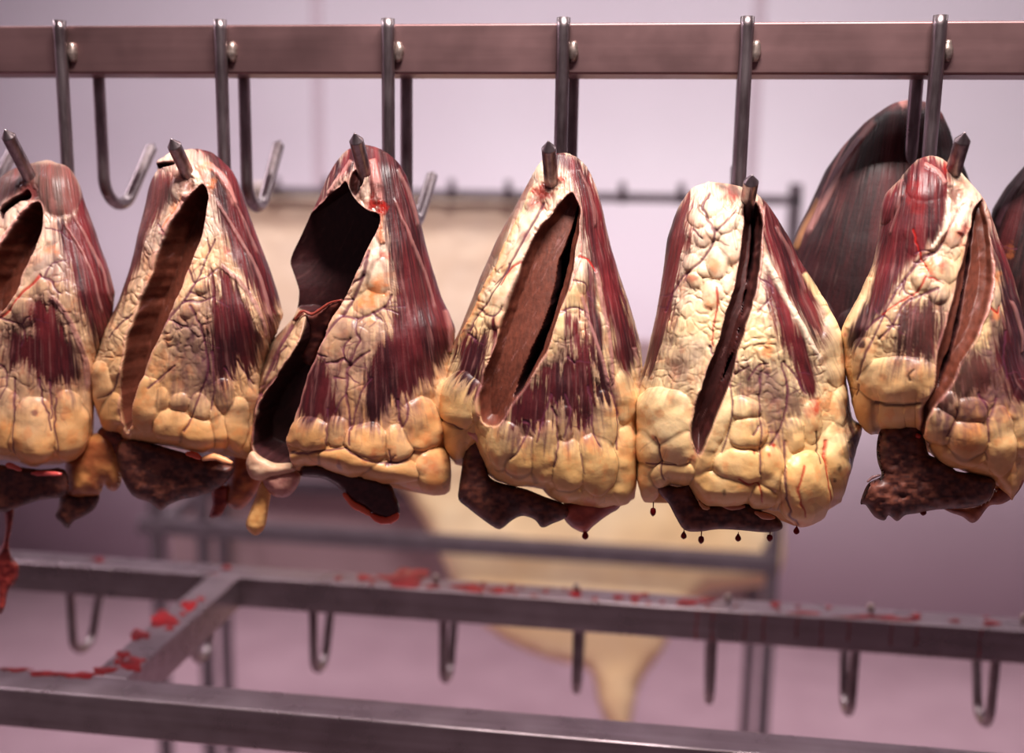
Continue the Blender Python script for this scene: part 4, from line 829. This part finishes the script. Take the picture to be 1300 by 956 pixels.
# two hearts on the rear hooks
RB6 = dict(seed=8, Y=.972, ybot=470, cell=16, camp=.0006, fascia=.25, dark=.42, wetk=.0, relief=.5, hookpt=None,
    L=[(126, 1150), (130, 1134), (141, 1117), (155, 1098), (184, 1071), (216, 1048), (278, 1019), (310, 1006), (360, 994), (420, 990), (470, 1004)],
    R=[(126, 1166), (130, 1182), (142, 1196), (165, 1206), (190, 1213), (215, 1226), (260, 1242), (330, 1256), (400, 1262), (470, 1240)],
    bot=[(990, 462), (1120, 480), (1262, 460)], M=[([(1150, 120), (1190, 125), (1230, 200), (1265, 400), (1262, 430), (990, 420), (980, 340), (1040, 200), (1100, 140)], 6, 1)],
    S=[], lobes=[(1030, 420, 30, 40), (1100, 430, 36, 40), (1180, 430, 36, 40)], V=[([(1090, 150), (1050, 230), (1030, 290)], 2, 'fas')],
    band=[([(1112, 150), (1078, 195), (1052, 245), (1022, 300)], 6, 'fas', .8), ([(1096, 170), (1060, 220), (1034, 262), (1012, 310)], 5, 'purp', .9), ([(1040, 250), (1022, 285), (1008, 318)], 5, 'fat2', .5)], spot=[(1150, 130, 10, 'pink', .5)])  # mauve left-edge bands paint in rim light from behind; the last is fat
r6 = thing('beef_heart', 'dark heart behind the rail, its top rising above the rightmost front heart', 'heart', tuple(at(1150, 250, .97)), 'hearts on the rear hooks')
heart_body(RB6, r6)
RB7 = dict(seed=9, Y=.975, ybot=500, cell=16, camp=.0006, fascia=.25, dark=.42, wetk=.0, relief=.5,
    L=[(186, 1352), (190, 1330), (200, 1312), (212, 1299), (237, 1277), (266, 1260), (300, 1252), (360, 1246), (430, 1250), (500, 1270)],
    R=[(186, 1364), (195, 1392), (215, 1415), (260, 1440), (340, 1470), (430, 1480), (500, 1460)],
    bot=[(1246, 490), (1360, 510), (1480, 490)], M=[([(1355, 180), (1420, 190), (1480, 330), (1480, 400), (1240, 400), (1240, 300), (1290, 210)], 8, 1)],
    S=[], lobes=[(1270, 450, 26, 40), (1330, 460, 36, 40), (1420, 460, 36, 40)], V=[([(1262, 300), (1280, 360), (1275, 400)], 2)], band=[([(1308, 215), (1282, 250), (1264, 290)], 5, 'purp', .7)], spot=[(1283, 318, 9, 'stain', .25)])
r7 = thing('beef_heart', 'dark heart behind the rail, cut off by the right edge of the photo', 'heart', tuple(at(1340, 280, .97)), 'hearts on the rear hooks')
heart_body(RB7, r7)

# ------------------------------------------------------------------ far rack
FY = 2.45
FR = thing('far_rack', 'blurred grey steel rack standing far behind the row of hearts', 'rack', (at(600, 300, FY)[0], FY, 0))
def zt(px, py, Y): return at(px, py, Y)[2]
xL = at(190, 700, FY)[0]; xR = at(1003, 500, FY)[0]
FY2 = FY+.42
zTop = zt(800, 247, FY); zLow = zt(600, 694, FY)
xT = at(236, 246, FY)[0]
box('top_rail', (xT, FY, zTop-.018), (xR, FY+.03, zTop+.004), FARM, FR, bevel=.003)
box('post', (xT-.01, FY+.001, 0), (xT+.02, FY+.029, zTop), FARM, FR, bevel=.003)
box('post', (xR-.028, FY, 0), (xR, FY+.03, zTop+.03), FARM, FR, bevel=.003)
box('post', (xL, FY, 0), (xL+.028, FY+.03, zLow+.11), FARM, FR, bevel=.003)
box('lower_rail', (xL-.03, FY-.002, zLow-.022), (xR, FY+.034, zLow+.02), FARM, FR, bevel=.003)
xL2 = at(274, 660, FY2)[0]; xR2 = at(963, 760, FY2)[0]
box('post', (xL2, FY2, 0), (xL2+.028, FY2+.03, zLow+.11), FARM, FR, bevel=.003)
box('post', (xR2-.028, FY2, 0), (xR2, FY2+.03, zLow+.09), FARM, FR, bevel=.003)
box('lower_rail', (xL2, FY2, zLow-.02), (xR2, FY2+.032, zLow+.02), FARM, FR, bevel=.003)
for x, x2 in ((xL, xL2), (xR-.03, xR2-.03)):
    V = []
    for (xx, yy) in ((x, FY+.01), (x+.028, FY+.01), (x2+.028, FY2+.01), (x2, FY2+.01)):
        V += [(xx, yy, zLow-.018), (xx, yy, zLow+.016)]
    Q = [(0, 2, 3, 1), (2, 4, 5, 3), (4, 6, 7, 5), (6, 0, 1, 7), (1, 3, 5, 7), (0, 6, 4, 2)]
    link('side_bar', mesh_np('side_bar', V, Q), FARM, FR, smooth=False)
for px in (350, 415, 478, 573, 645, 718, 790, 865, 940):
    p = at(px, 240, FY-.012)
    tube('hook', [(p[0], FY-.009, zTop+.028), (p[0], FY-.009, zTop+.02), (p[0], FY-.009, zTop-.02)], [.006, .009, .009], FARM, FR, 10)

def sheet(name, label, cat, poly, Y, mat, T=.02, group=None, sub=3):
    P = cat_rom(poly, True, sub)
    r = None
    o = pillow(name, None, poly, Y, T=T, w=26, step=11, rough=.005, fs=40)
    o.data.materials.clear(); o.data.materials.append(mat)
    o['label'] = label; o['category'] = cat
    return o
sheet('fat_sheet', 'pale beige sheet hanging from the top bar of the blurred far rack', 'meat sheet',
      [(300, 244), (400, 243), (520, 242), (640, 243), (735, 246), (752, 300), (744, 400), (720, 500), (700, 560), (560, 570), (430, 560), (310, 540), (296, 400)], FY+.062, SLAB1)
sheet('fat_slab', 'yellow-tan slab hanging behind the lower bar of the blurred far rack', 'meat slab',
      [(500, 590), (700, 570), (870, 556), (884, 420), (892, 268), (940, 268), (950, 420), (968, 556), (990, 574), (994, 640), (988, 735), (900, 752), (860, 790), (840, 828), (812, 868), (800, 920), (784, 935), (762, 900), (748, 850), (700, 838), (640, 812), (590, 770), (562, 712), (540, 668), (516, 628)], FY+.12, SLAB2)
box('back_panel', (at(206, 640, FY2)[0], FY2+.04, zLow-.28), (xR2+.02, FY2+.055, zLow+.46), PANEL, FR, bevel=.003)

# ------------------------------------------------------------------ light
def area(name, loc, size, sy, power, col, rot=(0, 0, 0)):
    l = bpy.data.lights.new(name, 'AREA'); l.shape = 'RECTANGLE'; l.size = size; l.size_y = sy; l.energy = power; l.color = col
    o = bpy.data.objects.new(name, l); C.objects.link(o); o.location = loc; o.rotation_euler = rot
    return o
area('ceiling_light_front', (.1, .24, 3.05), .8, .2, 70, (1, .94, .90), (math.radians(5), 0, 0))
area('ceiling_light_back', (-.3, 1.75, 3.05), 5.4, .3, 94, (1, 1, .99), (math.radians(38), 0, 0))
lf = area('lower_wall_fill', (0, 2.75, 3.05), 5.8, .3, 46, (1, .90, .92), (math.radians(20), 0, 0))  # added fill lamp without a known fixture, brightens the lower back wall
lf.data.spread = math.radians(62)
area('ceiling_light_left', (-2.2, 1.2, 3.05), .3, 1.8, 26, (1, .86, .95))
w = bpy.data.worlds.new('room_ambient'); bpy.context.scene.world = w; w.use_nodes = True
w.node_tree.nodes['Background'].inputs['Color'].default_value = (.62, .42, .50, 1)
w.node_tree.nodes['Background'].inputs['Strength'].default_value = .17

sc = bpy.context.scene
sc.view_settings.view_transform = 'Standard'; sc.view_settings.look = 'None'
sc.view_settings.gamma = 1; sc.view_settings.exposure = 0.0; sc.view_settings.use_curve_mapping = False
sc.cycles.use_denoising = True
